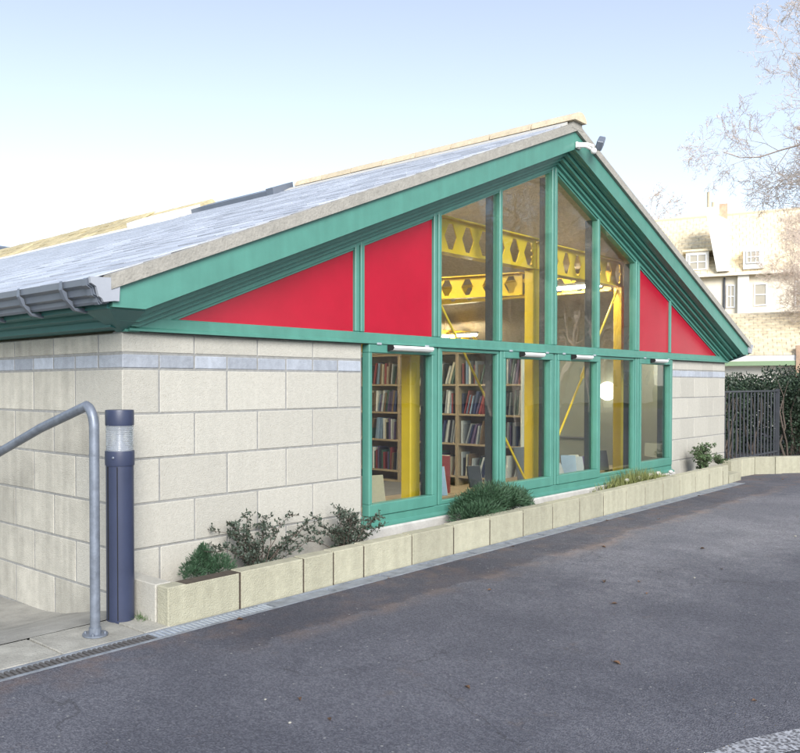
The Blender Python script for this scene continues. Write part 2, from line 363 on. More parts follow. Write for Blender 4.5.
def wall_faces(parent, xa, xb, corner, L, ydepth, left=True):
    """front wall between xa and xb; corner = 'a' or 'b' says which end turns into the side wall"""
    for z0, z1, kind in courses:
        m = 'blue_brick' if kind == 'band' else 'stone'
        if kind == 'band': first, step = L/2, L/2; ylen0, ystep = .25, .25
        elif kind == 'top': first, step = L, L; ylen0, ystep = .25, .5
        elif kind % 2 == 0: first, step = L/2, L; ylen0, ystep = .5, .5
        else: first, step = L, L; ylen0, ystep = .25, .5
        js = [0, first]
        while js[-1]+step < abs(xb-xa)-.02: js.append(js[-1]+step)
        js.append(abs(xb-xa))
        for i, (a, b) in enumerate(zip(js, js[1:])):
            X0, X1 = (xa+a, xa+b) if corner == 'a' else (xb-b, xb-a)
            dy = ylen0 if i == 0 else .11
            block(parent, X0, X1, 0.0, dy, z0, z1, m if kind == 'band' or not (i == 0) else 'stone')
        y = ylen0
        while y < ydepth:
            X0, X1 = (xa, xa+.11) if corner == 'a' else (xb-.11, xb)
            block(parent, X0, X1, y, min(y+ystep, ydepth), z0, z1, 'blue_brick' if kind == 'band' else 'stone_weathered', j=.0); y += ystep
fw = MB().box(.008, 2.0, .008, .1, -1.6, .203).box(.008, .1, .1, 12, -1.6, .195).build('wall', 'mortar', lib)
wall_faces(fw, 0, 1.995, 'a', .5, 3.25)
rw = MB().box(7.57, W-.008, .008, .1, -1.6, .203).box(W-.1, W-.008, .1, 12, -1.6, .195).build('wall', 'mortar', lib)
wall_faces(rw, 7.575, W, 'b', .446, 1.25)
MB().prism([(.1, -1.6), (W-.1, -1.6), (W-.1, .38), (XC, .38+K*(XC-.1)), (.1, .38)], 11.9, 11.99).build('rear_wall', 'inner', lib)

def chev(poff, top, y0, y1, x_end=.0, flat=None):
    """prism following both slopes: bottom z = poff+K*x, top z = top+K*x, between x_end and W-x_end; flat = lowest z of the bottom line"""
    bt = []
    if flat is not None and poff+K*x_end < flat: xf = (flat-poff)/K; bt = [(x_end, flat), (xf, flat)]
    else: bt = [(x_end, poff+K*x_end)]
    left = bt+[(XC, poff+K*XC)]
    right = [(W-a, z) for a, z in reversed(bt)]
    topp = [(W-x_end, top+K*x_end), (XC, top+K*XC), (x_end, top+K*x_end)]
    return MB().prism(left+right+topp, y0, y1)
def chev_half(poff, top, y0, y1, x_end, flat, side):
    xf = (flat-poff)/K if flat is not None and poff+K*x_end < flat else None
    bt = [(x_end, flat), (xf, flat)] if xf is not None else [(x_end, poff+K*x_end)]
    pl = bt+[(XC-.001, poff+K*XC), (XC-.001, top+K*XC), (x_end, top+K*x_end)]
    if side == 'r': pl = [(W-a, z) for a, z in pl]
    return MB().prism(pl, y0, y1)
for sd_ in 'lr':
    chev_half(.307, .472, -.22, -.192, -.2, .307, sd_).build('barge_board', 'teal', lib)
    for k, (ya, yb, zo, fl) in enumerate([(-.192, -.150, .302, .302), (-.150, -.143, .315, .315), (-.143, -.105, .268, .276), (-.105, -.098, .282, .286), (-.098, -.060, .234, .250), (-.060, -.054, .246, .256), (-.054, .0, .202, .228)]):
        chev_half(zo, .47, ya, yb, -.2+.031*k, fl, sd_).build('soffit_moulding', 'teal', lib)
    chev_half(.166, .235, -.0339 if 0 else -.028, .05, .0, .2, sd_).build('window_head', 'teal', lib)
# roof
roof = MB().prism([(-.2, .445-.372*0), (XC, .50+K*XC), (W+.2, .445), (W+.2, .40), (XC, .42+K*XC-.0), (-.2, .40)], -.186, 12).build('roof', 'ceil', lib)
for sd_ in 'lr':
    chev_half(.474, .549, -.245, -.06, -.22, None, sd_).build('verge_strip', 'verge', roof)
cs = math.cos(math.atan(K)); ang = math.atan(K)
sl_me = MB().cbox(-.16, .155, -.138, .138, 0, .007, .0015).mesh('slate', 'slate')
rest = MB(); SR = math.radians(1.6)
rows = 27; ex = (XC+.25-.06)/cs/rows
def slate_pt(r): return -.27+(r*ex+.12)*cs
half_me = MB().cbox(-.16, .155, -.067, .067, 0, .007, .0015).mesh('slate', 'slate')
for r in range(1, rows, 2):
    xm = slate_pt(r)+.03; rp = wm(roof).translation
    o = bpy.data.objects.new('slate', half_me); S.collection.objects.link(o); o.parent = roof
    o.location = (xm-rp.x, -.111-rp.y, .549+K*xm-rp.z); o.rotation_euler = (0, -(ang-SR*.9), 0)
for r in range(rows):
    for c in range(44):
        y = -.04+c*.28+(.14 if r % 2 else 0)
        if c == 0 and r % 2: pass
        xm = slate_pt(r)+.03; zm = .545+K*xm+.004
        if c < 11:
            o = bpy.data.objects.new('slate', sl_me); S.collection.objects.link(o); o.parent = roof
            rp = wm(roof).translation
            o.location = (xm-rp.x, y-rp.y, zm-rp.z+random.uniform(0, .002)); o.rotation_euler = (random.uniform(-.006, .006), -(ang-SR*.9)+random.uniform(-.006, .006), random.uniform(-.004, .004))
        else:
            th = -(ang-SR*.9)+random.uniform(-.006, .006); ct, st = math.cos(th), math.sin(th); dz = random.uniform(0, .003)
            def T(a, bb, cc): return (xm+a*ct+cc*st, y+bb, zm-a*st+cc*ct+dz)
            rest.add([T(-.16, -.138, 0), T(.155, -.138, 0), T(.155, .138, 0), T(-.16, .138, 0), T(-.16, -.138, .007), T(.155, -.138, .007), T(.155, .138, .007), T(-.16, .138, .007)],
                     [(0, 3, 2, 1), (4, 5, 6, 7), (0, 1, 5, 4), (1, 2, 6, 5), (2, 3, 7, 6), (3, 0, 4, 7)])
for r in range(rows):                                       # the far slope
    for c in range(44):
        y = -.04+c*.28+(.14 if r % 2 else 0); xm = slate_pt(r)+.03; zm = .545+K*xm; th = ang-SR*.9; ct, st = math.cos(th), math.sin(th)
        def T(a, bb, cc): return (W-xm+a*ct+cc*st, y+bb, zm-a*st+cc*ct)
        rest.add([T(-.155, -.138, .007), T(.16, -.138, .007), T(.16, .138, .007), T(-.155, .138, .007), T(.16, -.138, 0), T(.16, .138, 0), T(-.155, -.138, 0)], [(0, 1, 2, 3), (1, 4, 5, 2), (0, 6, 4, 1)])
rest.build('slate_courses', 'slate', roof, kind='stuff')
# ridge tiles
zt = .55+K*XC
b = MB(); n = 10; L_ = .45
pr_o = [(.115*math.cos(t), .085*math.sin(t)) for t in [math.pi*i/n for i in range(n+1)]]
pr_i = [(.095*math.cos(t), .066*math.sin(t)) for t in [math.pi*(n-i)/n for i in range(n+1)]]
rt_me = MB().prism(pr_o+pr_i, 0, L_-.012).mesh('ridge_tile', 'ridge', smooth=True)
rt_end = MB().prism(pr_o, 0, L_-.012).mesh('ridge_tile', 'ridge', smooth=True)
y = -.28; first = True; rp = wm(roof).translation
while y < 11.9:
    if not 3.3 < y < 4.9 and y < 6.2: link('ridge_tile', rt_end if first else rt_me, roof, loc=(XC-rp.x, y-rp.y, zt-rp.z-.006+random.uniform(-.004, .004)))
    first = False; y += L_
MB().prism([(XC-.11, zt-.07), (XC+.11, zt-.07), (XC+.07, zt+.015), (XC-.07, zt+.015)], -.247, -.02).build('ridge_mortar', 'verge', roof)
# ridge ventilator and raised rear roof
v = MB().prism([(XC-.36, zt-.15), (XC-.38, zt-.075), (XC-.06, zt+.05), (XC-.04, zt-.04)], 3.5, 4.98)
v.prism([(XC-.37, zt-.14), (XC-.39, zt-.05), (XC-.05, zt+.075), (XC-.03, zt-.04)], 3.40, 3.52)
v.build('ridge_ventilator', 'gutter', roof)
MB().prism([(XC-.50, zt-.20), (XC-.52, zt-.10), (XC-.22, zt+.02), (XC-.20, zt-.1)], 4.99, 6.28).build('lead_ridge_cap', 'white', roof)
mr_ = MB().prism([(XC-.60, zt-.235), (XC-.01, zt+.125), (XC+.01, zt+.125), (XC+.5, zt-.16)], 5.0, 11.95).build('raised_roof', 'moss', lib)
tile = MB().cbox(-.128, .128, -.146, .146, 0, .016, .003).mesh('roof_tile', 'moss')
mp_ = wm(mr_).translation; ta = math.atan(.36/.59)
for i in range(19):
    for j in range(3):
        o = bpy.data.objects.new('roof_tile', tile); S.collection.objects.link(o); o.parent = mr_
        o.location = (XC-.49+.195*j-mp_.x, 6.46+i*.3-mp_.y, zt-.168+.119*j+.008+random.uniform(0, .012)-mp_.z); o.rotation_euler = (random.uniform(-.02, .02), -ta+random.uniform(-.0, .05), 0)
MB().prism([(XC-.70, .555+K*(XC-.70)), (XC-.58, .555+K*(XC-.58)), (XC-.58, .580+K*(XC-.58)), (XC-.70, .570+K*(XC-.70))], 5.0, 11.95).build('lead_flashing', 'white', lib)
MB().prism([(XC-.20, .552+K*(XC-.20)), (XC-.10, .552+K*(XC-.10)), (XC-.10, .58+K*(XC-.10)), (XC-.20, .566+K*(XC-.20))], -.2, 4.99).build('ridge_bedding', 'stone_white', lib)

# eaves: gutter, fascia and soffit, both sides
for sgn, x0 in ((1, 0), (-1, W)):
    X = lambda a: x0+sgn*a
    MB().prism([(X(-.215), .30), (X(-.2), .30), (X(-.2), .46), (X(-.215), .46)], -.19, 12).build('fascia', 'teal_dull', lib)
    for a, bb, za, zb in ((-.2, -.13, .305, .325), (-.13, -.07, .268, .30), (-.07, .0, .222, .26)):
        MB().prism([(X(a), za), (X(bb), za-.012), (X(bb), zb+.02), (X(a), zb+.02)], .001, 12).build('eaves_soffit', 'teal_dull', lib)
    og = [(-.217, .428), (-.217, .325), (-.265, .318), (-.275, .33), (-.278, .352), (-.305, .362), (-.312, .395), (-.335, .408), (-.338, .44)]
    inn = [(-.330, .44), (-.327, .412), (-.306, .40), (-.298, .366), (-.272, .357), (-.268, .334), (-.262, .326), (-.224, .332), (-.224, .428)]
    gt = MB().prism([(X(a), z) for a, z in og+inn], -.215, 12).build('gutter', 'gutter', lib, smooth=False)
    for yy in [.02+.46*i for i in range(26)]:
        MB().prism([(X(a-.008), z-.006) for a, z in og[2:]]+[(X(-.345), .445), (X(-.35), .40), (X(-.325), .35), (X(-.27), .298), (X(-.2), .288), (X(-.2), .315)], yy, yy+.028).build('gutter_bracket', 'gutter', gt)
    MB().prism([(X(-.2), .335), (X(-.262), .325), (X(-.272), .342), (X(-.29), .352), (X(-.305), .40), (X(-.335), .415), (X(-.34), .446), (X(-.165), .452), (X(-.172), .335)], -.24, -.221).build('gutter_end_cap', 'gutter_cap', gt)
    MB().prism([(X(a-.006), z-.004) for a, z in og[1:]]+[(X(-.33), .445), (X(-.23), .445)], -.205, -.165).build('gutter_union', 'gutter', gt)

for sx in (0, 1):
    q = [(-.2, -.189, .299), (.02, -.189, .299), (.02, -.001, .2005), (-.002, -.001, .2005), (-.002, .05, .2005), (-.2, .05, .299), (-.2, -.189, .40), (.02, -.189, .40), (.02, .05, .40), (-.2, .05, .40)]
    if sx: q = [(W-a, b_, c_) for a, b_, c_ in q]
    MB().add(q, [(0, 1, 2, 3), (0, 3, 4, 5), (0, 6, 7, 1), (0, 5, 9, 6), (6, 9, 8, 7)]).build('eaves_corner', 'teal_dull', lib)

# ------------------------------------------------------------------ glazed gable frame
mx = [1.945+.9315*k for k in range(7)]
Tt = lambda x: .168+K*min(x, W-x)
rail_z0, rail_z1 = .205, .283
MB().cbox(.02, W-.02, -.03, .05, rail_z0, rail_z1, .006).build('transom', 'teal', lib)
MB().prism([(-.045, rail_z0+.012), (-.031, rail_z0+.022), (-.031, rail_z0), (-.045, rail_z0)], .02, W-.02, 'x').build('drip_moulding', 'teal', lib)
MB().cbox(1.995, 7.575, -.03, .05, -1.105, -1.035, .006).build('bottom_rail', 'teal', lib)
MB().prism([(-.06, -1.112), (-.06, -1.098), (-.031, -1.082), (-.031, -1.112)], 1.99, 7.58, 'x').build('drip_moulding', 'teal', lib)
MB().cbox(1.985, 7.585, -.075, .06, -1.215, -1.113, .012).build('window_sill', 'sill', lib)
MB().box(2.0, 7.57, -.04, .1, -1.6, -1.216).build('plinth', 'sill', lib)
main = [0, 1, 3, 5]
for k, x in enumerate(mx):
    hw = .040 if k in main else .022
    if k in main:                                          # twin mullion with a shadow groove
        for a, b_ in ((x-hw-.010, x-.009), (x+.009, x+hw+.010)):
            t = Tt((a+b_)/2)+.02
            MB().cbox(a, b_, -.030, .05, rail_z1+.001, t, .005).build('mullion', 'teal', lib)
            if 0 < k < 6: MB().cbox(a, b_, -.030, .05, -1.034, rail_z0-.001, .005).build('mullion', 'teal', lib)
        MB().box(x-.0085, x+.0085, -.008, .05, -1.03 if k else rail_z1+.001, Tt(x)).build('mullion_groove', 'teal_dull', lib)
    else:
        MB().cbox(x-hw, x+hw, -.024, .05, rail_z1+.001, Tt(x)+.02, .005).build('mullion', 'teal', lib)
        lo = (x-hw, x+hw) if 0 < k < 6 else ((1.998, 2.030) if k == 0 else (7.54, 7.572))
        MB().cbox(lo[0], lo[1], -.034, .05, -1.034, rail_z0-.001, .005).build('mullion', 'teal', lib)
    if 1 <= k <= 6:
        MB().box(x-.030, x+.030, .052, .115, -1.03, min(Tt(x)-.0, 1.86)).build('inner_post', 'inner_frame', lib)
MB().box(2.0, 2.04, .052, .15, -1.03, .2).build('inner_post', 'inner_frame', lib)
MB().box(2.05, 7.5, .052, .12, .21, .27).build('inner_transom', 'inner_frame', lib)
# slope-following head rails are 'window_head' above; add the small outer bead
for sd_ in 'lr': chev_half(.148, .166, -.014, .04, .2, None, sd_).build('glazing_bead', 'teal', lib)

def window(x0, x1, sash, k):
    a, b_ = x0, x1
    if sash:
        z0, z1 = -1.032, rail_z0-.003; fr = MB()
        yA, yB = -.040, .03
        fr.cbox(a, b_, yA, yB, z0, z0+.085, .005).cbox(a, b_, yA, yB, z1-.062, z1, .005)
        fr.cbox(a, a+.036, yA+.001, yB, z0+.084, z1-.061, .005).cbox(b_-.036, b_, yA+.001, yB, z0+.084, z1-.061, .005)
        f = fr.build('window', 'teal', lib)
        MB().box(a+.03, b_-.03, .004, .010, z0+.075, z1-.055).build('pane', 'glass', f)
        w_ = b_-a; hx0 = a+.30*w_; hx1 = a+.80*w_ if k == 0 else a+.72*w_
        if k == 0: hx0, hx1 = a+.21, a+.70
        h = MB().prism([(-.047, z1-.045), (-.085, z1-.038), (-.098, z1-.022), (-.09, z1-.006), (-.047, z1-.004)], hx0, hx1, 'x').build('trickle_vent_hood', 'white', f)
        MB().prism([(-.046, z1-.046), (-.088, z1-.040), (-.101, z1-.022), (-.092, z1-.003), (-.046, z1-.001)], hx0-.012, hx0-.0005, 'x').build('hood_end_cap', 'black', f)
        for hx in (a+.08, b_-.14): MB().cbox(hx, hx+.05, -.049, -.041, z1-.004, z1+.012, .002).build('hinge', 'gutter_cap', f)
    else:
        z0, z1 = -1.034, rail_z0; fr = MB(); yA, yB = -.02, .03
        fr.cbox(a, b_, yA, yB, z0, z0+.03, .004).cbox(a, b_, yA, yB, z1-.03, z1, .004)
        fr.cbox(a, a+.025, yA+.001, yB, z0+.029, z1-.029, .004).cbox(b_-.025, b_, yA+.001, yB, z0+.029, z1-.029, .004)
        f = fr.build('window', 'teal', lib)
        MB().box(a+.02, b_-.02, .004, .010, z0+.025, z1-.025).build('pane', 'glass', f)
for k in range(6):
    L0 = mx[k]+(.051 if k in main else .023); R0 = mx[k+1]-(.051 if k+1 in main else .023)
    if k == 0: L0 = 2.031
    if k == 5: R0 = 7.539
    window(L0, R0, k in (0, 2, 3, 5), k)
def panel(x0, x1, m, name):
    if x0 < XC < x1: return
    z0 = rail_z1-.003; zz = [Tt(x0)+.004, Tt(x1)+.004]
    poly = [(x0, z0), (x1, z0), (x1, zz[1]), (x0, zz[0])] if min(zz) > z0+.01 else ([(x0, z0), (x1, z0), (x1, zz[1])] if zz[1] > zz[0] else [(x0, z0), (x1, z0), (x0, zz[0])])
    if m == 'red': MB().prism(poly, -.004, .04).build(name, m, lib)
    else: MB().prism(poly, .004, .010).build(name, m, lib)
panel(.31, mx[0]-.02, 'red', 'red_panel'); panel(mx[0]+.02, mx[1]-.03, 'red', 'red_panel')
for k in (1, 2, 3, 4): panel(mx[k]+.02, mx[k+1]-.02, 'glass', 'upper_pane')
panel(mx[5]+.03, mx[6]-.02, 'red', 'red_panel'); panel(mx[6]+.02, W-.31, 'red', 'red_panel')

# ------------------------------------------------------------------ interior shell and steelwork
MB().box(.1, W-.1, .1, 11.9, -1.34, -1.28).build('floor', 'carpet', lib)
MB().box(.101, .14, .1, 11.9, -1.28, .4).build('inner_wall', 'inner', lib)
MB().box(W-.14, W-.101, .1, 11.9, -1.28, .4).build('inner_wall', 'inner_grey', lib)
MB().prism([(.14, -1.28), (W-.14, -1.28), (W-.14, .36), (XC, .36+K*(XC-.14)), (.14, .36)], 7.5, 7.6).build('partition', 'inner', lib)
MB().box(.14, 1.99, .101, .14, -1.28, .33).box(7.58, W-.14, .101, .14, -1.28, .33).build('inner_wall', 'inner', lib)
MB().box(5.87, 5.93, .80, 7.5, -1.28, .34).build('partition', 'inner', lib)
for side in (0, 1):
    pl = [(.14, .36), (XC, .36+K*XC+.04), (XC, .33+K*XC+.04), (.14, .33)]
    if side: pl = [(W-a, z) for a, z in pl]
    MB().prism(pl, .06, 11.9).build('ceiling', 'ceil', lib)
cols = [2.95, 4.9, 6.88]
for x in cols:
    c = MB().cbox(x-.062, x+.068, .245, .345, -1.28, 1.03, .008)
    c.cbox(x-.1, x+.1, .21, .39, -1.279, -1.26, .004)
    c.build('steel_column', 'yellow', lib)
def cast_beam(p0, p1, zb, zt_, holes, hole_w=.105, slope=0, end_bolts=False):
    """castellated beam: web with hexagonal openings between two flanges, from p0 to p1 (xy)"""
    p0 = Vector((*p0, 0)); p1 = Vector((*p1, 0)); d = (p1-p0); Ln = d.length; d.normalize(); nrm = Vector((-d.y, d.x, 0))
    h = zt_-zb; mb = MB(); cxs = [Ln*(i+.5)/holes for i in range(holes)]
    def P(s_, z, o): q = p0+d*s_+nrm*o; return (q.x, q.y, zb+z+slope*s_)
    seg = Ln/holes; hz = h*.36; zc = h/2
    for c in cxs:
        hexp = [(c-hole_w*.18, zc-hz), (c+hole_w*.18, zc-hz), (c+hole_w*.5, zc), (c+hole_w*.18, zc+hz), (c-hole_w*.18, zc+hz), (c-hole_w*.5, zc)]
        a, b_ = c-seg/2, c+seg/2
        outer = [(a, .012), (b_, .012), (b_, zc), (b_, h-.012), (a, h-.012), (a, zc)]
        for o in (-.005, .005):
            vs = [P(*q, o) for q in outer]+[P(*q, o) for q in hexp]
            mb.add(vs, [(i, (i+1) % 6, 6+(i+1) % 6, 6+i) for i in range(6)])
        vs = [P(*q, -.005) for q in hexp]+[P(*q, .005) for q in hexp]
        mb.add(vs, [(i, (i+1) % 6, 6+(i+1) % 6, 6+i) for i in range(6)])
    for z0, z1 in ((0, .012), (h-.012, h)):
        vs = [P(s_, z, o) for s_ in (0, Ln) for z in (z0, z1) for o in (-.055, .055)]
        mb.add(vs, [(0, 1, 3, 2), (4, 6, 7, 5), (0, 4, 5, 1), (2, 3, 7, 6), (0, 2, 6, 4), (1, 5, 7, 3)])
    bm_ = mb.build('castellated_beam', 'yellow', lib)
    if end_bolts:
        bb = MB()
        for i in range(4):
            q = P(Ln-.09, .06+i*(h-.12)/3, -.012); bb.box(q[0]-.012, q[0]+.012, q[1]-.008, q[1]+.006, q[2]-.012, q[2]+.012)
        bb.build('bolts', 'yellow', bm_)
cast_beam((2.86, .30), (4.97, .30), 1.032, 1.34, 8, .185, end_bolts=True)
cast_beam((4.99, .30), (6.95, .30), 1.02, 1.32, 8, .165, end_bolts=True)
cast_beam((4.9, .40), (4.9, 3.2), .79, 1.02, 11, .15, slope=.035)
cast_beam((6.88, .40), (6.88, 3.2), .99, 1.22, 11, .15)
for yb in (3.3, 5.6): cast_beam((.9, yb), (8.6, yb), .45, .72, 24, .15)
def rod(a, b_, tb=.5):
    a = Vector(a); b_ = Vector(b_); o = MB().tube([a, b_], .011, 8).build('brace_rod', 'yellow', lib, smooth=True)
    m_ = a.lerp(b_, tb); d = (b_-a).normalized()
    MB().tube([m_-d*.13, m_-d*.11, m_+d*.11, m_+d*.13], [.014, .024, .024, .014], 8).build('turnbuckle', 'yellow', o, smooth=True)
    MB().tube([b_-d*.05, b_], [.02, .026], 8).build('fork_end', 'yellow', o)
rod((3.0, .30, 1.02), (4.87, .30, -1.1), .66); rod((6.83, .30, 1.0), (4.95, .30, -1.2), .42)

# ceiling strip lamps: some seen lit, others added to brighten the interior
def strip(x, y, z, L2, rz, lab):
    t = thing('strip_light', lab, 'light', (x, y, z), rz, 'lit strip lamps under the library ceiling')
    MB().cbox(-L2/2, L2/2, -.05, .05, .03, .06, .004).build('housing', 'white', None).parent = t
    MB().cbox(-L2/2+.02, L2/2-.02, -.04, .04, .0, .03, .006).build('diffuser', 'lamp', None).parent = t
    MB().tube([(0, 0, .06), (0, 0, .35)], .006, 6).build('drop_rod', 'white', None).parent = t
strip(6.60, .75, 1.02, .75, R(90), 'bright warm strip lamp hanging behind the right hand yellow beam')
strip(4.1, 2.2, 1.42, 1.1, R(90), 'small lit strip lamp seen between the left hand yellow beams')
strip(3.3, 3.3, 1.28, 1.1, R(90), 'added strip lamp deep inside above the bookcases, brightening the interior')  # added to lift the light on the books
strip(7.9, 3.4, .62, 1.1, R(90), 'added strip lamp near the right inner wall, brightening the interior')  # added for more light in the right half of the room
strip(9.0, .62, .42, .22, R(90), 'unseen strip lamp added by the right inner wall to brighten the interior')  # hidden lamp added to brighten the rear right interior
strip(3.9, 1.1, 1.36, 1.1, 0, 'lit strip lamp hanging just behind the left hand yellow beam')
gl = thing('globe_lamp', 'round lit white wall lamp half hidden by the right hand yellow column', 'light', (9.2, 1.5, -.18))
def sphere(mb, c, r, sx=1, sy=1, sz=1, nu=16, nv=10):
    vs = [(c[0], c[1], c[2]+r*sz)]
    for i in range(1, nv):
        t = math.pi*i/nv
        for j in range(nu):
            p = 2*math.pi*j/nu; vs.append((c[0]+r*sx*math.sin(t)*math.cos(p), c[1]+r*sy*math.sin(t)*math.sin(p), c[2]+r*sz*math.cos(t)))
    vs.append((c[0], c[1], c[2]-r*sz)); fs = [(0, 1+j, 1+(j+1) % nu) for j in range(nu)]
    for i in range(nv-2):
        for j in range(nu): fs.append((1+i*nu+j, 1+(i+1)*nu+j, 1+(i+1)*nu+(j+1) % nu, 1+i*nu+(j+1) % nu))
    fs += [(len(vs)-1, 1+(nv-2)*nu+(j+1) % nu, 1+(nv-2)*nu+j) for j in range(nu)]
    return mb.add(vs, fs)
sphere(MB(), (9.2, 1.5, -.18), .135, sx=.55).build('globe', 'globe_lit', gl, smooth=True)
MB().tube([(9.26, 1.5, -.18), (9.34, 1.5, -.18)], .06, 12).build('wall_rose', 'white', gl, smooth=True)

# notice board on the right inner wall
nb = thing('notice_board', 'large blank pale board hung on the inner wall behind the fourth lower window', 'board', (9.33, 2.06, -.2))
MB().cbox(9.315, 9.338, 1.80, 2.75, -.87, .42, .004).build('board_face', 'inner_grey', nb)
MB().box(9.305, 9.338, 1.78, 1.80, -.89, .44).box(9.305, 9.338, 1.8, 2.75, -.89, -.872).box(9.305, 9.338, 1.8, 2.75, .421, .44).build('board_frame', 'gutter_cap', nb)

# ------------------------------------------------------------------ bookcases and books
BKC = {'navy blue': (.03, .04, .09), 'dull red': (.2, .04, .04), 'cream': (.42, .38, .28), 'white': (.5, .5, .47), 'black': (.025, .025, .028),
       'dark green': (.04, .08, .06), 'brown': (.13, .085, .05), 'purple': (.1, .07, .13), 'light blue': (.18, .25, .33), 'pale grey': (.33, .34, .34), 'grey': (.17, .18, .19)}
for k_, c_ in BKC.items(): M['bk_'+k_] = mat('book_cover_'+k_.replace(' ', '_'), c_, .45, var=.1, nscale=40, island=.25)
M['paper'] = mat('page_edge', (.6, .55, .43), .9)
def book_mesh(w_, h, d, col):
    """spine towards -x, standing on z = 0; covers, spine and a recessed page block; y is thickness"""
    mb = MB(); t = .002
    mb.box(0, d, 0, t, 0, h).box(0, d, w_-t, w_, 0, h).box(-.001, .003, t*.5, w_-t*.5, 0, h)
    me = mb.mesh('book', 'bk_'+col); me.materials.append(M['paper'])
    import bmesh
    bm = bmesh.new(); bm.from_mesh(me)
    vs = [bm.verts.new(p) for p in ((.003, t, .004), (d-.004, t, .004), (d-.004, w_-t, .004), (.003, w_-t, .004), (.003, t, h-.004), (d-.004, t, h-.004), (d-.004, w_-t, h-.004), (.003, w_-t, h-.004))]
    for f in ((0, 3, 2, 1), (4, 5, 6, 7), (1, 2, 6, 5)):
        ff = bm.faces.new([vs[i] for i in f]); ff.material_index = 1
    bm.to_mesh(me); bm.free(); return me
meshes = {}
variants = [(.012, .22), (.016, .25), (.020, .235), (.026, .265), (.018, .21), (.030, .26), (.014, .275)]
case_names = ['bookcase nearest the windows', 'middle bookcase', 'deepest bookcase']
shelf_z = [-1.139, -.763, -.422, -.08]; shelf_names = ['bottom', 'lower middle', 'upper middle', 'top']
for ci in range(3):
    y0 = .80+ci*.84; y1 = y0+.838
    bc = thing('bookcase', 'tall pale wood %s, filled with upright books' % case_names[ci], 'bookcase', (5.72, y0+.42, -1.28), group='bookcases inside the library')
    MB().cbox(5.60, 5.862, y0, y0+.02, -1.28, .31, .002).build('side_panel', 'inner' if ci == 0 else 'oak', bc); MB().cbox(5.60, 5.862, y1-.02, y1, -1.28, .31, .002).build('side_panel', 'oak', bc)
    MB().box(5.85, 5.862, y0+.02, y1-.02, -1.28, .31).build('back_panel', 'oak', bc)
    for z in [-1.262]+shelf_z+[.285]: MB().cbox(5.602, 5.85, y0+.0205, y1-.0205, z-.022, z, .002).build('shelf', 'oak', bc)
    for si, z in enumerate(shelf_z):
        y = min(y1-.03, 3.02); i = 0; lean = 0; first_b = True
        seq = []
        while y > y0+.075:
            w_, h = random.choice(variants); col = random.choice(list(BKC)); lean = random.choice([0, .05, .1, .16, .24, .3]) if random.random() < .35 else lean*.97
            wide = w_*math.cos(lean)+.004+(0 if abs(lean) < .01 else .006)
            if random.random() < .05: y -= random.uniform(.03, .06)
            y -= wide+.0015
            if y < y0+.03: break
            key = (w_, h, col)
            if key not in meshes: meshes[key] = book_mesh(w_, h, .16, col)
            o = bpy.data.objects.new('book', meshes[key]); S.collection.objects.link(o)
            o.location = (5.625+random.uniform(0, .03), y, z+.001); o.rotation_euler = (lean, 0, 0)
            sz = 'thin ' if w_ < .017 else ('thick ' if w_ > .029 else '')
            pos = ORD[min(len(seq), 29)]
            tag(o, '%s%s book, %s from left, %s shelf, %s' % (sz, col, pos, shelf_names[si], case_names[ci]), 'book', 'books packed in the library bookcases')
            seq.append(o)
# low display shelf under the windows with face-out books
ls = thing('display_shelf', 'low pale wood display shelf running behind the lower windows', 'shelf', (4.7, .6, -1.28))
MB().cbox(2.1, 7.45, .43, .80, -1.10, -1.075, .003).build('top_board', 'oak', ls)
for x in (2.1, 3.2, 4.3, 5.4, 6.4, 7.42): MB().box(x, x+.02, .44, .79, -1.28, -1.10).build('upright', 'oak', ls)
def face_book(x, y, w_, h, t, col, rz, tilt, lab):
    o = thing('book', lab, 'book', (x, y, -1.074), rz, 'display books behind the lower windows'); o.rotation_euler = (tilt, 0, rz)
    MB().cbox(0, w_, 0, t, 0, h, .001).build('cover', 'bk_'+col, None).parent = o
    MB().box(.003, w_+.002, .002, t-.002, .003, h+.001).build('page_block', 'paper', None).parent = o
face_book(2.72, .55, .17, .24, .02, 'cream', R(-20), R(-12), 'cream book standing face out behind the first lower window')
face_book(2.45, .62, .14, .20, .02, 'navy blue', R(10), R(-10), 'navy book standing behind the first lower window')
face_book(2.16, .50, .15, .19, .03, 'dark green', R(-40), R(-8), 'dark green book at the left corner of the first lower window')
face_book(3.55, .50, .15, .26, .015, 'light blue', R(-25), R(-14), 'light blue book standing face out behind the second lower window')
face_book(3.83, .52, .03, .34, .14, 'dull red', R(15), 0, 'tall narrow dull red book behind the second lower window')
face_book(5.05, .52, .14, .36, .02, 'grey', R(-30), R(-16), 'tall grey book leaning beside the yellow column in the third lower window')
face_book(5.62, .52, .12, .16, .03, 'dull red', R(-30), R(-10), 'small dull red book behind the fourth lower window')
face_book(6.02, .55, .16, .22, .02, 'light blue', R(-50), R(-20), 'light blue book leaning behind the fourth lower window')
face_book(5.86, .58, .16, .12, .03, 'white', R(20), R(-15), 'low white book behind the fourth lower window')
face_book(6.33, .60, .12, .2, .02, 'cream', R(-35), R(-18), 'cream book by the mullion of the fourth lower window')
face_book(6.72, .50, .16, .24, .03, 'black', R(-45), R(-22), 'black book leaning at the foot of the right hand yellow column')

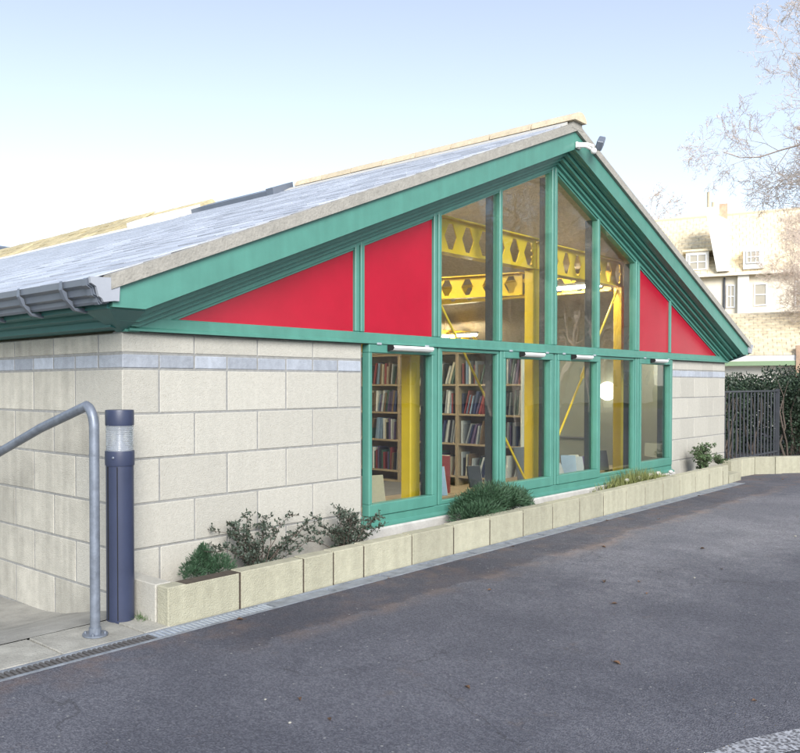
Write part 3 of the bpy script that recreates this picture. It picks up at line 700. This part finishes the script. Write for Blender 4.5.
face_book(5.80, .50, .13, .15, .012, 'white', R(-15), R(-25), 'thin white pamphlet leaning behind the fourth lower window')
face_book(5.50, .60, .14, .21, .02, 'navy blue', R(-35), R(-14), 'navy book at the left edge of the fourth lower window')
face_book(6.15, .50, .15, .20, .012, 'pale grey', R(-38), R(-22), 'pale grey booklet beside the light blue book in the fourth window')
face_book(6.55, .58, .12, .17, .02, 'purple', R(-20), R(-16), 'purple book at the left edge of the fifth lower window')
face_book(2.58, .58, .13, .24, .02, 'brown', R(-30), R(-8), 'brown book standing behind the first lower window')
face_book(2.30, .60, .12, .22, .02, 'pale grey', R(0), R(-8), 'pale grey book standing behind the first lower window')
face_book(4.30, .60, .15, .21, .02, 'black', R(-20), R(-14), 'black book at the left edge of the third lower window')
# ------------------------------------------------------------------ security light on the gable
sl = thing('security_light', 'small dark floodlight on a white bracket at the gable apex', 'light', (XC+.05, -.25, 2.1))
MB().cbox(XC+.0, XC+.08, -.245, -.222, 2.08, 2.14, .006).build('mounting_plate', 'white', sl)
MB().tube([(XC+.03, -.25, 2.12), (XC+.05, -.31, 2.11), (XC+.12, -.34, 2.10)], .016, 8).tube([(XC-.02, -.25, 2.09), (XC+.01, -.32, 2.08), (XC+.08, -.33, 2.07)], .014, 8).build('arm', 'white', sl, smooth=True)
h_ = MB().cbox(-.075, .075, -.03, .03, -.045, .045, .008).mesh('lamp_head', 'gutter'); o = link('lamp_head', h_, sl, loc=(.17, -.11, .04), rot=(R(20), R(-32), R(15)))
sphere(MB(), (XC+.115, -.345, 2.055), .03, nu=12, nv=8).build('sensor', 'white', sl, smooth=True)

# ------------------------------------------------------------------ planter
ptop = lambda x: -1.108+.0075*x
pl = thing('planter', 'low planter of pale yellow stone blocks along the foot of the glazed front', 'planter', (4, -.3, -1.3))
e = [0, .49, .985, 1.245, 1.53, 2.03, 2.52, 3.0, 3.49, 3.97, 4.45, 4.92, 5.4, 5.85, 6.3, 6.75, 7.2, 7.63, 8.08, 8.25]
e = [-.035+v for v in e]; e[-1] = 8.22
cr = MB().box(e[0]+.12, e[-1]-.02, -.444, -.355, -1.42, ptop(2)-.02).build('mortar_core', 'soil', pl)
for a, b_ in zip(e, e[1:]):
    z0 = -1.33; z1 = ptop((a+b_)/2)
    block(pl, a if a > 0 else a, b_, -.452, -.345, z0-.06, z1, 'stone_yellow', gap=.0062, name='coping_block', j=.003)
block(pl, -.035, .075, -.345, -.002, -1.39, ptop(0)-.001, 'stone', gap=.0045, name='coping_block')
MB().add([(x, y, ptop(x)-.115+random.uniform(-.012, .012)) for y in (-.345, -.26, -.17, -.05) for x in [.06+i*.2 for i in range(42)]],
         [(j*42+i, j*42+i+1, (j+1)*42+i+1, (j+1)*42+i) for j in range(3) for i in range(41)]).build('soil', 'soil', pl)
for i, (x, y, r) in enumerate([(5.95, -.2, .03), (6.2, -.22, .035), (6.55, -.2, .04), (6.8, -.18, .035), (7.05, -.22, .03)]):
    o = sphere(MB(), (x, y, ptop(x)-.01), r, 1.3, .8, .7, 9, 6).build('stone', 'stone_white', smooth=True)
    tag(o, 'white rounded stone in the planter weeds, %s from the left' % ORD[i], 'stone', 'white stones in the planter')

# ------------------------------------------------------------------ plants
def leaf(mb, p, d, n_, l, w_):
    d = d.normalized(); s_ = d.cross(n_); s_ = s_.normalized() if s_.length > .01 else Vector((1, 0, 0)); p = Vector(p)
    mb.add([p, p+d*l*.5+s_*w_*.5, p+d*l, p+d*l*.5-s_*w_*.5], [(0, 1, 2, 3)])
def rv(): 
    v_ = Vector((random.gauss(0, 1), random.gauss(0, 1), random.gauss(0, 1))); return v_.normalized()
def twiggy(name, cx, cy, cz, spread, height, nst, mleaf, lab, ls=.018, dens=9, spreadx=1.0, yl=.6):
    t = thing(name, lab, 'plant', (cx, cy, cz)); st = MB(); lf = MB()
    for i in range(nst):
        a = random.uniform(0, 2*math.pi); out = random.uniform(.2, 1)*spread
        end = Vector((math.cos(a)*out*spreadx, math.sin(a)*out*yl, height*random.uniform(.45, 1)*(1-.35*abs(out/spread))))
        if cy+end.y > -.01: end.y = -.01-cy
        p0 = Vector((cx+random.uniform(-.03, .03), cy+random.uniform(-.02, .02), cz)); pts = [p0]
        for k in range(1, 6):
            f = k/5; q = p0+Vector((end.x*f, end.y*f, end.z*math.sin(f*math.pi/2)))+rv()*.02*spread*4*f*.5
            q.y = min(q.y, -.012); pts.append(q)
        st.tube(pts, [.0035-.0005*k for k in range(6)], 4)
        for k in range(1, 6):
            for _ in range(3):
                d = rv(); d.z = abs(d.z)*.6; b0 = pts[k-1].lerp(pts[k], random.random()); b1 = b0+d*random.uniform(.03, .09); b1.y = min(b1.y, -.01)
                st.tube([b0, b1], [.0014, .0008], 3)
                for _ in range(dens//2):
                    p = b0.lerp(b1, random.uniform(.1, 1.05)); dd = rv(); leaf(lf, p, dd, rv(), ls*random.uniform(.6, 1.2), ls*.55)
    st.build('stem', 'twig', t); lf.build('foliage', mleaf, t); return t
def dome(name, cx, cy, cz, rx, ry, rz_, n_, mleaf, lab, l=.035, w_=.006, clumps=14):
    t = thing(name, lab, 'plant', (cx, cy, cz)); lf = MB(); st = MB(); c = Vector((cx, cy, cz))
    cl = []
    for i in range(clumps):
        a = random.uniform(0, 2*math.pi); r_ = math.sqrt(random.random())*.75
        cl.append((Vector((math.cos(a)*r_*rx, math.sin(a)*r_*ry, (1-r_*r_)*rz_*random.uniform(.4, .75))), random.uniform(.35, .55)))
    for i in range(n_):
        q, s_ = random.choice(cl); d = rv(); d.z = abs(d.z)*1.1-.15; d.normalize()
        r_ = random.uniform(.35, 1)**.5*s_
        p = c+q+Vector((d.x*rx*r_, d.y*ry*r_, d.z*rz_*r_)); p.y = min(p.y, -.02); p.z = max(p.z, cz-.01)
        leaf(lf, p, (d+rv()*.6+Vector((0, 0, .4))), rv(), l*random.uniform(.6, 1.3), w_)
    for q, s_ in cl: st.tube([c, c+q*.5, c+q], [.004, .003, .002], 4)
    st.build('stem', 'twig', t); lf.build('foliage', mleaf, t); return t
dome('dwarf_conifer', .40, -.22, -1.19, .17, .11, .16, 5200, 'leaf_conifer', 'small dark green dwarf conifer at the left corner of the planter', .022, .004, 9)
dome('dwarf_conifer', .405, -.20, -1.13, .05, .045, .2, 1500, 'leaf_conifer', 'thin upright conifer tip rising above the small dark conifer', .02, .004, 4)
twiggy('trailing_shrub', .86, -.17, -1.22, .64, .42, 24, 'leaf_dark', 'straggly dark leaved shrub spreading against the white wall beside the conifer', .024, 14, 1.0, .3)
twiggy('trailing_shrub', 1.62, -.18, -1.22, .44, .36, 24, 'leaf_dark', 'straggly low shrub against the white wall next to the first window', .022, 14, 1.0, .3)
dome('heather_mound', 3.36, -.22, -1.19, .56, .17, .26, 15000, 'leaf_conifer', 'broad bushy dark green heather mound overhanging the planter edge', .04, .006, 22)
t = thing('weed_clump', 'pale yellow green grassy weeds growing along the planter by the fifth window', 'plant', (6.2, -.2, -1.1)); lf = MB()
for i in range(1500):
    x = random.gauss(6.25, .42); x = min(max(x, 5.35), 7.2); y = random.uniform(-.3, -.08); z = ptop(x)-.11; hgt = random.uniform(.07, .19)*(1.4-abs(x-6.2))
    d = Vector((random.gauss(0, .4), random.gauss(0, .35), 1)); leaf(lf, (x, y, z), d, rv(), max(.03, hgt), .006)
    if random.random() < .6: leaf(lf, Vector((x, y, z))+d*hgt*.5, rv(), rv(), .02, .01)
lf.build('foliage', 'grass', t)
twiggy('leafy_shrub', 8.1, -.2, -1.15, .28, .44, 22, 'leaf_mid', 'mid green leafy shrub against the right hand stone wall', .026, 16, 1.0, .5)
twiggy('leafy_shrub', 8.62, -.2, -1.08, .12, .13, 7, 'leaf_mid', 'small green plant at the right end of the planter', .022, 12)
t = thing('pavement_weed', 'small grass tuft at the foot of the navy bollard', 'plant', (-.02, -.24, -1.31)); lf = MB()
for i in range(160): leaf(lf, (random.gauss(-.02, .035), random.gauss(-.24, .03), -1.312), Vector((random.gauss(0, .7), random.gauss(0, .7), 1)), rv(), random.uniform(.015, .05), .003)
lf.build('foliage', 'leaf_mid', t)

# ------------------------------------------------------------------ bollard light and handrail
bx, by, bz = -.118, -.154, -1.325
bo = thing('bollard_light', 'navy blue cylindrical bollard light with a clear lens beside the planter', 'bollard', (bx, by, bz))
def ring(prof, name, m, parent, seg=40):
    mb = MB(); n_ = len(prof)
    mb.add([(bx+r*math.cos(2*math.pi*k/seg), by+r*math.sin(2*math.pi*k/seg), z) for r, z in prof for k in range(seg)],
           [(i*seg+k, i*seg+(k+1) % seg, (i+1)*seg+(k+1) % seg, (i+1)*seg+k) for i in range(n_-1) for k in range(seg)])
    return mb.build(name, m, parent, smooth=True)
ring([(.0, -1.325), (.072, -1.325), (.072, -.505), (.0, -.505)], 'post', 'blue_grey', bo)
MB().box(bx-.0735, bx-.071, by-.004, by+.004, -1.3, -.51).box(bx-.0525, bx-.0485, by-.0545, by-.0515, -1.3, -.51).build('seam', 'black', bo)
ring([(.0, -.505), (.0755, -.505), (.0765, -.50), (.0765, -.435), (.0755, -.43), (.0, -.43)], 'collar', 'blue_grey', bo)
ring([(.0, -.298), (.0735, -.298), (.0745, -.293), (.0745, -.225), (.072, -.218), (.0, -.216)], 'cap', 'blue_grey', bo)
lens = mat('clear_ribbed_lens', (.75, .8, .85), .12, spec=.5); lens.node_tree.nodes['Principled BSDF'].inputs['Transmission Weight'].default_value = .75
M['lens'] = lens
pf = []
for i in range(14): pf += [(.070, -.43+i*.0094), (.0722, -.43+i*.0094+.0047)]
ring(pf+[(.070, -.2985)], 'lens', 'lens', bo)
ring([(.0, -.43), (.05, -.429), (.03, -.40), (.012, -.37), (.012, -.34), (.04, -.31), (.055, -.299)], 'reflector', 'gutter_cap', bo, 24)
o = MB(); sphere(o, (bx-.066, by-.04, -.462), .007, nu=8, nv=6).build('fixing_screw', 'galv', bo)
hr = thing('handrail', 'galvanised tubular handrail sloping down beside the left wall', 'handrail', (-.365, -.31, -1.31))
pts = [(-.365, -.31, -1.31), (-.365, -.31, -.30)]
for i in range(1, 7):
    a = math.pi/2*i/6*.80; pts.append((-.365, -.31+.09*(1-math.cos(a)), -.30+.115*math.sin(a)))
y_, z_ = pts[-1][1], pts[-1][2]
pts += [(-.365, .22, -.318), (-.365, 1.4, -.70), (-.365, 3.2, -.74)]
MB().tube(pts, .0245, 16).build('rail', 'galv', hr, smooth=True)
MB().tube([(-.365, -.31, -.432), (-.365, -.31, -.426)], .0258, 16).build('joint_sleeve', 'galv', hr)
MB().tube([(-.365, -.31, -1.308), (-.365, -.31, -1.30)], .062, 20).tube([(-.365, -.31, -1.30), (-.365, -.31, -1.27)], .030, 16).build('base_flange', 'galv', hr)
for k in range(4):
    a = R(45+90*k); MB().tube([(-.365+.048*math.cos(a), -.31+.048*math.sin(a), -1.30), (-.365+.048*math.cos(a), -.31+.048*math.sin(a), -1.290)], .007, 6).build('bolt', 'galv', hr)
MB().tube([(-.365, 1.9, -1.52), (-.365, 1.9, -.72)], .0245, 12).build('post', 'galv', hr, smooth=True)

# ------------------------------------------------------------------ low wall on the right, fence, hedge
lw = thing('low_wall', 'low curving wall of pale yellow stone blocks beyond the planter', 'wall', (9.5, -.4, -1.27))
path = [(8.26, -.45), (8.74, -.43), (8.80, -.30), (9.15, -.315), (9.56, -.345), (9.82, -.52), (10.14, -.74), (10.55, -1.05), (10.95, -1.4), (11.3, -1.8)]
for i, (a, b_) in enumerate(zip(path, path[1:])):
    A = Vector((*a, 0)); B_ = Vector((*b_, 0)); d = (B_-A); Ln = d.length
    h = .10 if i < 2 else .225
    me = MB().cbox(.004, Ln-.004, 0, .12, -.1, h-.003, .005).mesh('coping_block', 'stone_yellow')
    o = link('coping_block', me, lw, loc=(a[0]-9.5, a[1]+.4, gz(a[0])+1.27-.0)); o.rotation_euler = (0, 0, math.atan2(d.y, d.x))
fe = thing('railing_fence', 'black vertical bar railing between the library corner and the hedge', 'fence', (11, .25, -1.28))
zt0, zb0 = -.19, -1.27
bar = MB().tube([(0, 0, zb0), (0, 0, zt0-.01)], .011, 6).mesh('fence_bar', 'dark_steel')
x = 9.75
while x < 12.7:
    link('fence_bar', bar, fe, loc=(x-11, 0, 1.28)); x += .165
MB().box(9.6, 12.75, .235, .265, zt0-.012, zt0+.012).build('top_rail', 'dark_steel', fe)
MB().box(9.6, 12.75, .235, .265, zb0+.08, zb0+.105).build('bottom_rail', 'dark_steel', fe)
for x in (9.62, 12.74): MB().box(x-.025, x+.025, .225, .275, -1.3, zt0+.03).build('fence_post', 'dark_steel', fe)
def hedge(x0, x1, y0, y1, z0, z1, n_, lab, fluff=.12, name='hedge', m='hedge'):
    t = thing(name, lab, 'hedge', ((x0+x1)/2, (y0+y1)/2, z0)); lf = MB(); st = MB()
    for i in range(n_):
        x = random.uniform(x0, x1); y = random.uniform(y0, y1); tp = z1+fluff*(math.sin(x*5.1)+math.sin(x*2.3+1)+math.sin(y*7+x*9)*.6)*.4
        z = z0+(tp-z0)*random.random()**.62
        y += .10*math.sin(x*6+z*5)
        leaf(lf, (x, y, z), rv(), rv(), random.uniform(.03, .06), .028)
    x = x0
    while x < x1:
        pts = [Vector((x, (y0+y1)/2, z0))]
        for k in range(5): pts.append(pts[-1]+Vector((random.gauss(0, .07), random.gauss(0, .07), (z1-z0)*.19)))
        st.tube(pts, [.02, .018, .015, .012, .008, .004], 5); x += random.uniform(.12, .3)
    st.build('stem', 'twig', t); lf.build('foliage', m, t)
hedge(9.7, 14.5, .75, 1.5, -1.3, -.03, 42000, 'dark evergreen hedge growing behind the black railing', .16)
hedge(12.9, 17.5, -.35, .7, -1.3, .04, 48000, 'dense dark hedge to the right of the black railing', .2)
t = thing('bare_bush', 'bare pale stems growing behind the black railing bars', 'plant', (11, .5, -1.28)); st = MB()
for i in range(16):
    x = random.uniform(9.8, 12.6); p = [Vector((x, .45, -1.3))]; dx = random.gauss(0, .12)
    for k in range(5): p.append(p[-1]+Vector((dx+random.gauss(0, .04), random.gauss(0, .03), .2)))
    st.tube(p, [.014, .012, .01, .008, .006, .004], 5)
st.build('stem', 'twig', t)

# ------------------------------------------------------------------ bare trees
def tree_meshes(seed, H=9.0, depth=6, trunk_r=.16, lean=(0, 0), tw=.004, first=.22, br=3):
    rs = random.Random(seed); tr = MB(); cr_ = MB()
    def grow(p, d, L, r, lev):
        seg = 5 if lev < 3 else 3; pts = [p]; rr = [r]; q = p.copy(); dd = d.copy()
        for k in range(seg):
            j = Vector((rs.gauss(0, 1), rs.gauss(0, 1), rs.gauss(0, 1)))*(.10+.05*lev)
            dd = (dd+j+Vector((0, 0, .06 if lev < 4 else .0))).normalized(); q = q+dd*L/seg; pts.append(q.copy()); rr.append(max(tw*.6, r*(1-.62*(k+1)/seg)))
        (tr if lev < 2 else cr_).tube(pts, rr, 8 if lev < 1 else (6 if lev < 2 else (4 if lev < 3 else 3)), cap=False)
        if lev >= depth: return
        nb = br+(1 if lev in (1, 2, 3) else 0)+(3 if lev == 0 else 0)
        for i in range(nb+1):
            f = (first if lev == 0 else .25)+(1-(first if lev == 0 else .25))*(i+rs.random()*.8)/(nb+1); f = min(f, .99)
            k = min(seg-1, int(f*seg)); base = pts[k].lerp(pts[k+1], f*seg-k)
            ax = Vector((rs.gauss(0, 1), rs.gauss(0, 1), rs.gauss(0, 1))).cross(dd).normalized(); an = rs.uniform(.5, 1.05)
            nd = (Matrix.Rotation(an, 3, ax) @ (pts[k+1]-pts[k]).normalized()); nd.z += .12; nd.normalize()
            grow(base, nd, L*rs.uniform(.52, .72)*(1.05-.35*f), max(tw*.7, r*(1-.6*f)*.55), lev+1)
    grow(Vector((0, 0, 0)), Vector((lean[0], lean[1], 1)).normalized(), H*.62, trunk_r, 0)
    return tr, cr_
def tree(tm, loc, rz, sc, lab, cat='tree', group=None):
    t = thing('bare_tree', lab, cat, loc, rz, group); t.scale = (sc, sc, sc)
    for nm, me in zip(('trunk', 'crown'), tm):
        o = bpy.data.objects.new(nm, me); S.collection.objects.link(o); o.parent = t
a_, b__ = tree_meshes(11, 9.5, 6, .17, br=4); T1 = (a_.mesh('trunk', 'bark', True), b__.mesh('crown', 'bark'))
a_, b__ = tree_meshes(5, 10, 5, .2, br=3, tw=.011); T2 = (a_.mesh('trunk', 'bark', True), b__.mesh('crown', 'bark'))
tree(T1, (13.1, -1.9, -1.3), R(75), 1.12, 'large pale bare tree whose fine twigs fill the upper right sky')
tree(T1, (24.5, .6, -1.6), R(200), 1.0, 'pale bare tree in front of the stone house at the right edge')
tree(T2, (52, 19.6, -1.6), R(10), 1.5, 'distant bare tree rising behind the right slope of the green gable')

# ------------------------------------------------------------------ houses behind
Fw = Vector((.954, .298, 0)); Rt = Vector((.298, -.954, 0)); CAM = Vector((-2.554, -3.878, -.091))
def frame(D): return CAM+Fw*D
def hthing(name, lab, D):
    t = thing(name, lab, 'building', tuple(frame(D).xy)+(-1.6,), math.atan2(Rt.y, Rt.x)); return t
def hp(mb, name, m, par, root, **kw):                       # geometry in the house's local frame (z absolute)
    for i, v_ in enumerate(mb.v): mb.v[i] = (v_[0], v_[1], v_[2]+1.6)
    me = mb.mesh(name, m); o = bpy.data.objects.new(name, me); S.collection.objects.link(o); o.parent = par
    for k, v_ in kw.items(): o[k] = v_
    return o
def hwindow(root, x0, x1, z0, z1, y=-.02, bars=(1, 1), fm='white'):
    f = MB(); t_ = .06
    f.box(x0, x1, y-.03, y+.04, z0, z0+t_).box(x0, x1, y-.03, y+.04, z1-t_, z1).box(x0, x0+t_, y-.029, y+.04, z0+t_, z1-t_).box(x1-t_, x1, y-.029, y+.04, z0+t_, z1-t_)
    for i in range(bars[0]): xx = x0+(x1-x0)*(i+1)/(bars[0]+1); f.box(xx-.02, xx+.02, y-.027, y+.03, z0+t_, z1-t_)
    for i in range(bars[1]): zz = z0+(z1-z0)*(i+1)/(bars[1]+1); f.box(x0+t_, x1-t_, y-.028, y+.03, zz-.025, zz+.025)
    w_ = hp(f, 'window', fm, root, root); hp(MB().box(x0+.01, x1-.01, y+.0, y+.01, z0+.01, z1-.01), 'pane', 'glass_far', w_, root)
h1 = hthing('stone_house', 'sunlit buff stone house with mottled roof, tall white chimney and dormer behind the library', 45)
hp(MB().box(-7, 9, 0, 7, -1.6, 5.25), 'wall', 'wall_far', h1, h1)
ro = hp(MB().prism([(-.3, 5.2), (3.4, 8.55), (7.3, 5.2)], -7.3, 9.3, 'x'), 'roof', 'roof_far', h1, h1)
ts = MB(); ra = math.atan2(3.35, 3.7)
for r in range(16):
    for c in range(55):
        s_ = r*.305; y = -.3+s_*math.cos(ra); z = 5.2+s_*math.sin(ra)+.03; x = -7.2+c*.3+(.15 if r % 2 else 0); j = random.uniform(0, .025)
        ts.add([(x, y-.02, z+.03+j), (x+.285, y-.02, z+.03+j), (x+.285, y+.3*math.cos(ra), z+.3*math.sin(ra)+j), (x, y+.3*math.cos(ra), z+.3*math.sin(ra)+j), (x, y-.02, z-.01), (x+.285, y-.02, z-.01)], [(0, 1, 2, 3), (4, 5, 1, 0)])
hp(ts, 'roof_tiles', 'roof_far', ro, h1, kind='stuff')
hp(MB().tube([(-7.3, 3.4, 8.56), (9.3, 3.4, 8.56)], .11, 8), 'ridge', 'ridge', ro, h1)
ch = hp(MB().prism([(-1.30, 8.3), (-.85, 8.3), (-.85, 7.95), (-.28, 7.6), (-.28, 5.25), (-.80, 5.25), (-1.0, 6.4)], .02-.6, 1.3, 'y'), 'chimney', 'render_far', ro, h1)
for x in (-1.2, -1.0): hp(MB().tube([(x, .3, 8.3), (x, .3, 8.65), (x, .3, 9.2 if x < -1.1 else 8.7)], [.07, .06, .065], 10), 'chimney_pot', 'ridge', ch, h1)
hp(MB().box(-.74, -.38, .5, 1.1, 7.6, 8.62), 'chimney', 'brick_far', ro, h1)
hp(MB().box(-2.15, -1.15, -.1, 1.0, 5.3, 6.35), 'dormer', 'render_far', h1, h1)
hp(MB().prism([(-2.3, 6.32), (-1.0, 6.32), (-1.0, 6.42), (-2.3, 6.42)], -.2, 1.5, 'y'), 'dormer_roof', 'roof_far', h1, h1)
hwindow(h1, -2.02, -1.24, 5.42, 6.2, -.14)
hwindow(h1, .42, 1.0, 5.55, 6.15, -.45, (2, 1)); hp(MB().box(.3, 1.15, -.42, 1.0, 5.3, 6.35), 'dormer', 'render_far', h1, h1)
hwindow(h1, -.40, -.02, 3.55, 4.65, -.02, (1, 1)); hwindow(h1, .75, 1.3, 3.6, 4.65, -.02, (0, 1)); hwindow(h1, -2.6, -1.9, 3.4, 4.6, -.02)
hwindow(h1, 2.4, 3.1, 3.5, 4.7, -.02); hwindow(h1, -4.6, -3.9, 3.4, 4.6, -.02)
hp(MB().box(.08, .55, -.25, 0, 1.5, 5.1), 'wall_pier', 'render_far', h1, h1)
hp(MB().tube([(-.48, -.08, 5.0), (-.48, -.08, -1)], .05, 6), 'drainpipe', 'dark_steel', h1, h1)
hp(MB().box(-7.3, 9.3, -.42, -.28, 5.05, 5.2), 'gutter', 'wall_far', h1, h1)
h2 = hthing('outbuilding', 'low white outbuilding with a mossy tiled roof and pale green fascia beyond the hedge', 25)
hp(MB().box(-2.5, 6, 0, 3.5, -1.6, .50), 'wall', 'render_far', h2, h2)
ro = hp(MB().prism([(-.25, .66), (2.2, 1.95), (3.8, .7)], -2.7, 6.2, 'x'), 'roof', 'roof_far', h2, h2)
ts = MB(); ra = math.atan2(1.29, 2.45)
for r in range(14):
    for c in range(42):
        s_ = r*.19; y = -.25+s_*math.cos(ra); z = .66+s_*math.sin(ra)+.02; x = -2.7+c*.21+(.1 if r % 2 else 0); j = random.uniform(0, .014)
        ts.add([(x, y-.01, z+.02+j), (x+.2, y-.01, z+.02+j), (x+.2, y+.19*math.cos(ra), z+.19*math.sin(ra)+j), (x, y+.19*math.cos(ra), z+.19*math.sin(ra)+j), (x, y-.01, z-.01), (x+.2, y-.01, z-.01)], [(0, 1, 2, 3), (4, 5, 1, 0)])
hp(ts, 'roof_tiles', 'roof_far', ro, h2, kind='stuff')
hp(MB().box(-2.7, 6.2, -.30, -.26, .52, .66), 'fascia', 'white', h2, h2)
hp(MB().box(-2.7, 6.2, -.32, -.25, .40, .515), 'gutter', 'green_far', h2, h2)
hp(MB().box(1.36, 1.56, -.35, -.1, -1.6, .9), 'downpipe', 'brick_far', h2, h2)
# dark slated roof behind the library, far left
h3 = thing('slate_roofed_hall', 'dark slate roof just showing beyond the mossy ridge at the left edge', 'building', (4.6, 17.5, -1.6))
w3 = MB().box(-3, 7.3, 15.9, 20, 0, 4.72).build('wall', 'teal_dull'); w3.parent = h3; w3.location = (-4.6, -17.5, 0)
r3 = MB().prism([(15.5, 4.70), (15.5, 4.86), (17.8, 5.3), (20.3, 4.8), (20.3, 4.72)], -3.2, 7.6, 'x').build('roof', 'gutter'); r3.parent = h3; r3.location = (-4.6, -17.5, 0)

# unseen street side for the windows to mirror: terrace and trees
tr_ = thing('terrace', 'sunlit stone terrace across the street mirrored in the windows', 'building', (46, -26, -1.6))
MB().box(30, 75, -34, -27, -1.6, 5.0).build('wall', 'wall_far', tr_)
MB().prism([(-34.4, 5.0), (-30.5, 8.6), (-26.6, 5.0)], 29.6, 75.4, 'x').build('roof', 'roof_far', tr_)
for i in range(14):
    for z in (-.2, 2.7):
        x = 31.5+i*3.1; f = MB().box(x, x+1.1, -26.99, -26.93, z, z+1.5).build('window', 'white', tr_); MB().box(x+.08, x+1.02, -26.929, -26.92, z+.08, z+1.42).build('pane', 'glass_far', f)
for i, (x, y, rz, s_) in enumerate([(19, -8.5, 0, .95), (25, -13, 1.3, 1.15), (31, -12, 2.4, 1.1), (37, -17, 3.3, 1.25), (24, -19, 4.1, 1.2), (45, -18, 5.2, 1.3), (16.5, -13, .7, 1.0)]):
    tree(T2 if i % 2 else T1, (x, y, -1.6), rz, s_, 'bare street tree across the yard, %s from the library end' % ORD[i], group='bare street trees across the yard')

# ------------------------------------------------------------------ small things on the asphalt
M['worn_white'] = mat('worn_white_road_paint', (.36, .37, .40), .8, var=.6, nscale=30, bump=.4, bscale=120, speck=(75, .36, (.1, .1, .11)))
pts = [(.15, -2.80), (.318, -2.883), (.549, -2.949), (.786, -3.056), (1.1, -3.25)]
b = MB(); vs = []
for x, y in pts: vs += [(x, y, gz(x)+.004), (x-.06, y-.11, gz(x)+.004)]
b.add(vs, [(2*i, 2*i+1, 2*i+3, 2*i+2) for i in range(len(pts)-1)]).build('road_marking', 'worn_white', kind='structure')
lp = [(1.951, -1.865), (3.445, -1.112), (3.88, -1.658), (3.271, -1.987), (1.741, -1.205), (-.257, -1.605), (-.319, -1.82), (.952, -2.862), (1.558, -.60), (7.651, -.62), (6.826, -.60), (2.4, -1.6), (2.55, -1.75), (2.3, -1.9), (4.9, -2.2), (.3, -.62), (8.9, -.6), (9.1, -.8), (5.0, -.9), (1.0, -2.3), (.3, -2.0), (3.0, -.62), (4.6, -.61)]
lm = []
for i in range(3):
    mb = MB(); L0 = .034; cv = [(-.5, 0), (-.2, .26), (.1, .3), (.5, 0), (.1, -.3), (-.2, -.24)]
    vs = [(a*L0, b_*L0, .004+(.012+.004*i)*(abs(b_)*2)**1.3) for a, b_ in cv]+[(0, 0, .003)]; n_ = 6
    mb.add(vs, [(k, (k+1) % n_, 6) for k in range(n_)]); mb.tube([(-.5*L0, 0, .004), (-.8*L0, .004, .008)], .0007, 3); lm.append(mb.mesh('fallen_leaf', 'dead_leaf'))
near = ['planter', 'library front', 'low wall']
LEAFLAB = ['curled brown leaf near the middle of the asphalt foreground', 'brown leaf on the asphalt edge of the dark tarmac strip', 'brown leaf right of the pale worn patch', 'brown leaf just below the pale worn patch',
  'brown leaf near the heather mound, out on the asphalt', 'brown leaf in the lower left asphalt, farther of a pair', 'brown leaf in the lower left asphalt, nearer of a pair', 'brown leaf just above the worn white road line',
  'brown leaf against the drain below the second shrub', 'brown leaf against the drain near the far end of the planter', 'brown leaf against the drain below the leafy shrub at the stone wall', 'brown leaf farthest from camera in the central trio on asphalt',
  'middle brown leaf of the central trio on asphalt', 'brown leaf nearest camera in the central trio on asphalt', 'brown leaf alone at the right edge of the asphalt', 'brown leaf at the drain under the small conifer',
  'brown leaf at the foot of the curving low wall', 'brown leaf just in front of the curving low wall', 'brown leaf on the dark tarmac strip below the fourth window', 'brown leaf left of the worn white line, mid asphalt',
  'brown leaf in the left foreground below the planter corner', 'brown leaf against the drain below the heather mound', 'brown leaf against the drain below the pale weeds']
for i, (x, y) in enumerate(lp):
    o = link('fallen_leaf', lm[i % 3], loc=(x, y, gz(x)+.001), rot=(random.uniform(-.15, .15), random.uniform(-.15, .15), random.uniform(0, 6.28))); s_ = random.uniform(.7, 1.25); o.scale = (s_, s_, s_)
    tag(o, LEAFLAB[i], 'leaf', 'fallen leaves on the ground')
for i, (x, y, r) in enumerate([(4.9, -2.0, .012), (-.44, -1.737, .006), (-.35, -1.51, .005), (5.3, -2.4, .01), (2.9, -1.95, .007)]):
    o = sphere(MB(), (x, y, gz(x)+r*.4), r, 1.2, .9, .6, 8, 5).build('pebble', 'paving', smooth=True)
    tag(o, ['pale pebble on the right side of the asphalt', 'tiny pebble in the lower left asphalt, nearer one', 'tiny pebble in the lower left asphalt, farther one', 'pale pebble farthest right on the asphalt', 'tiny pebble in the middle of the asphalt'][i], 'pebble', 'pale pebbles on the asphalt')
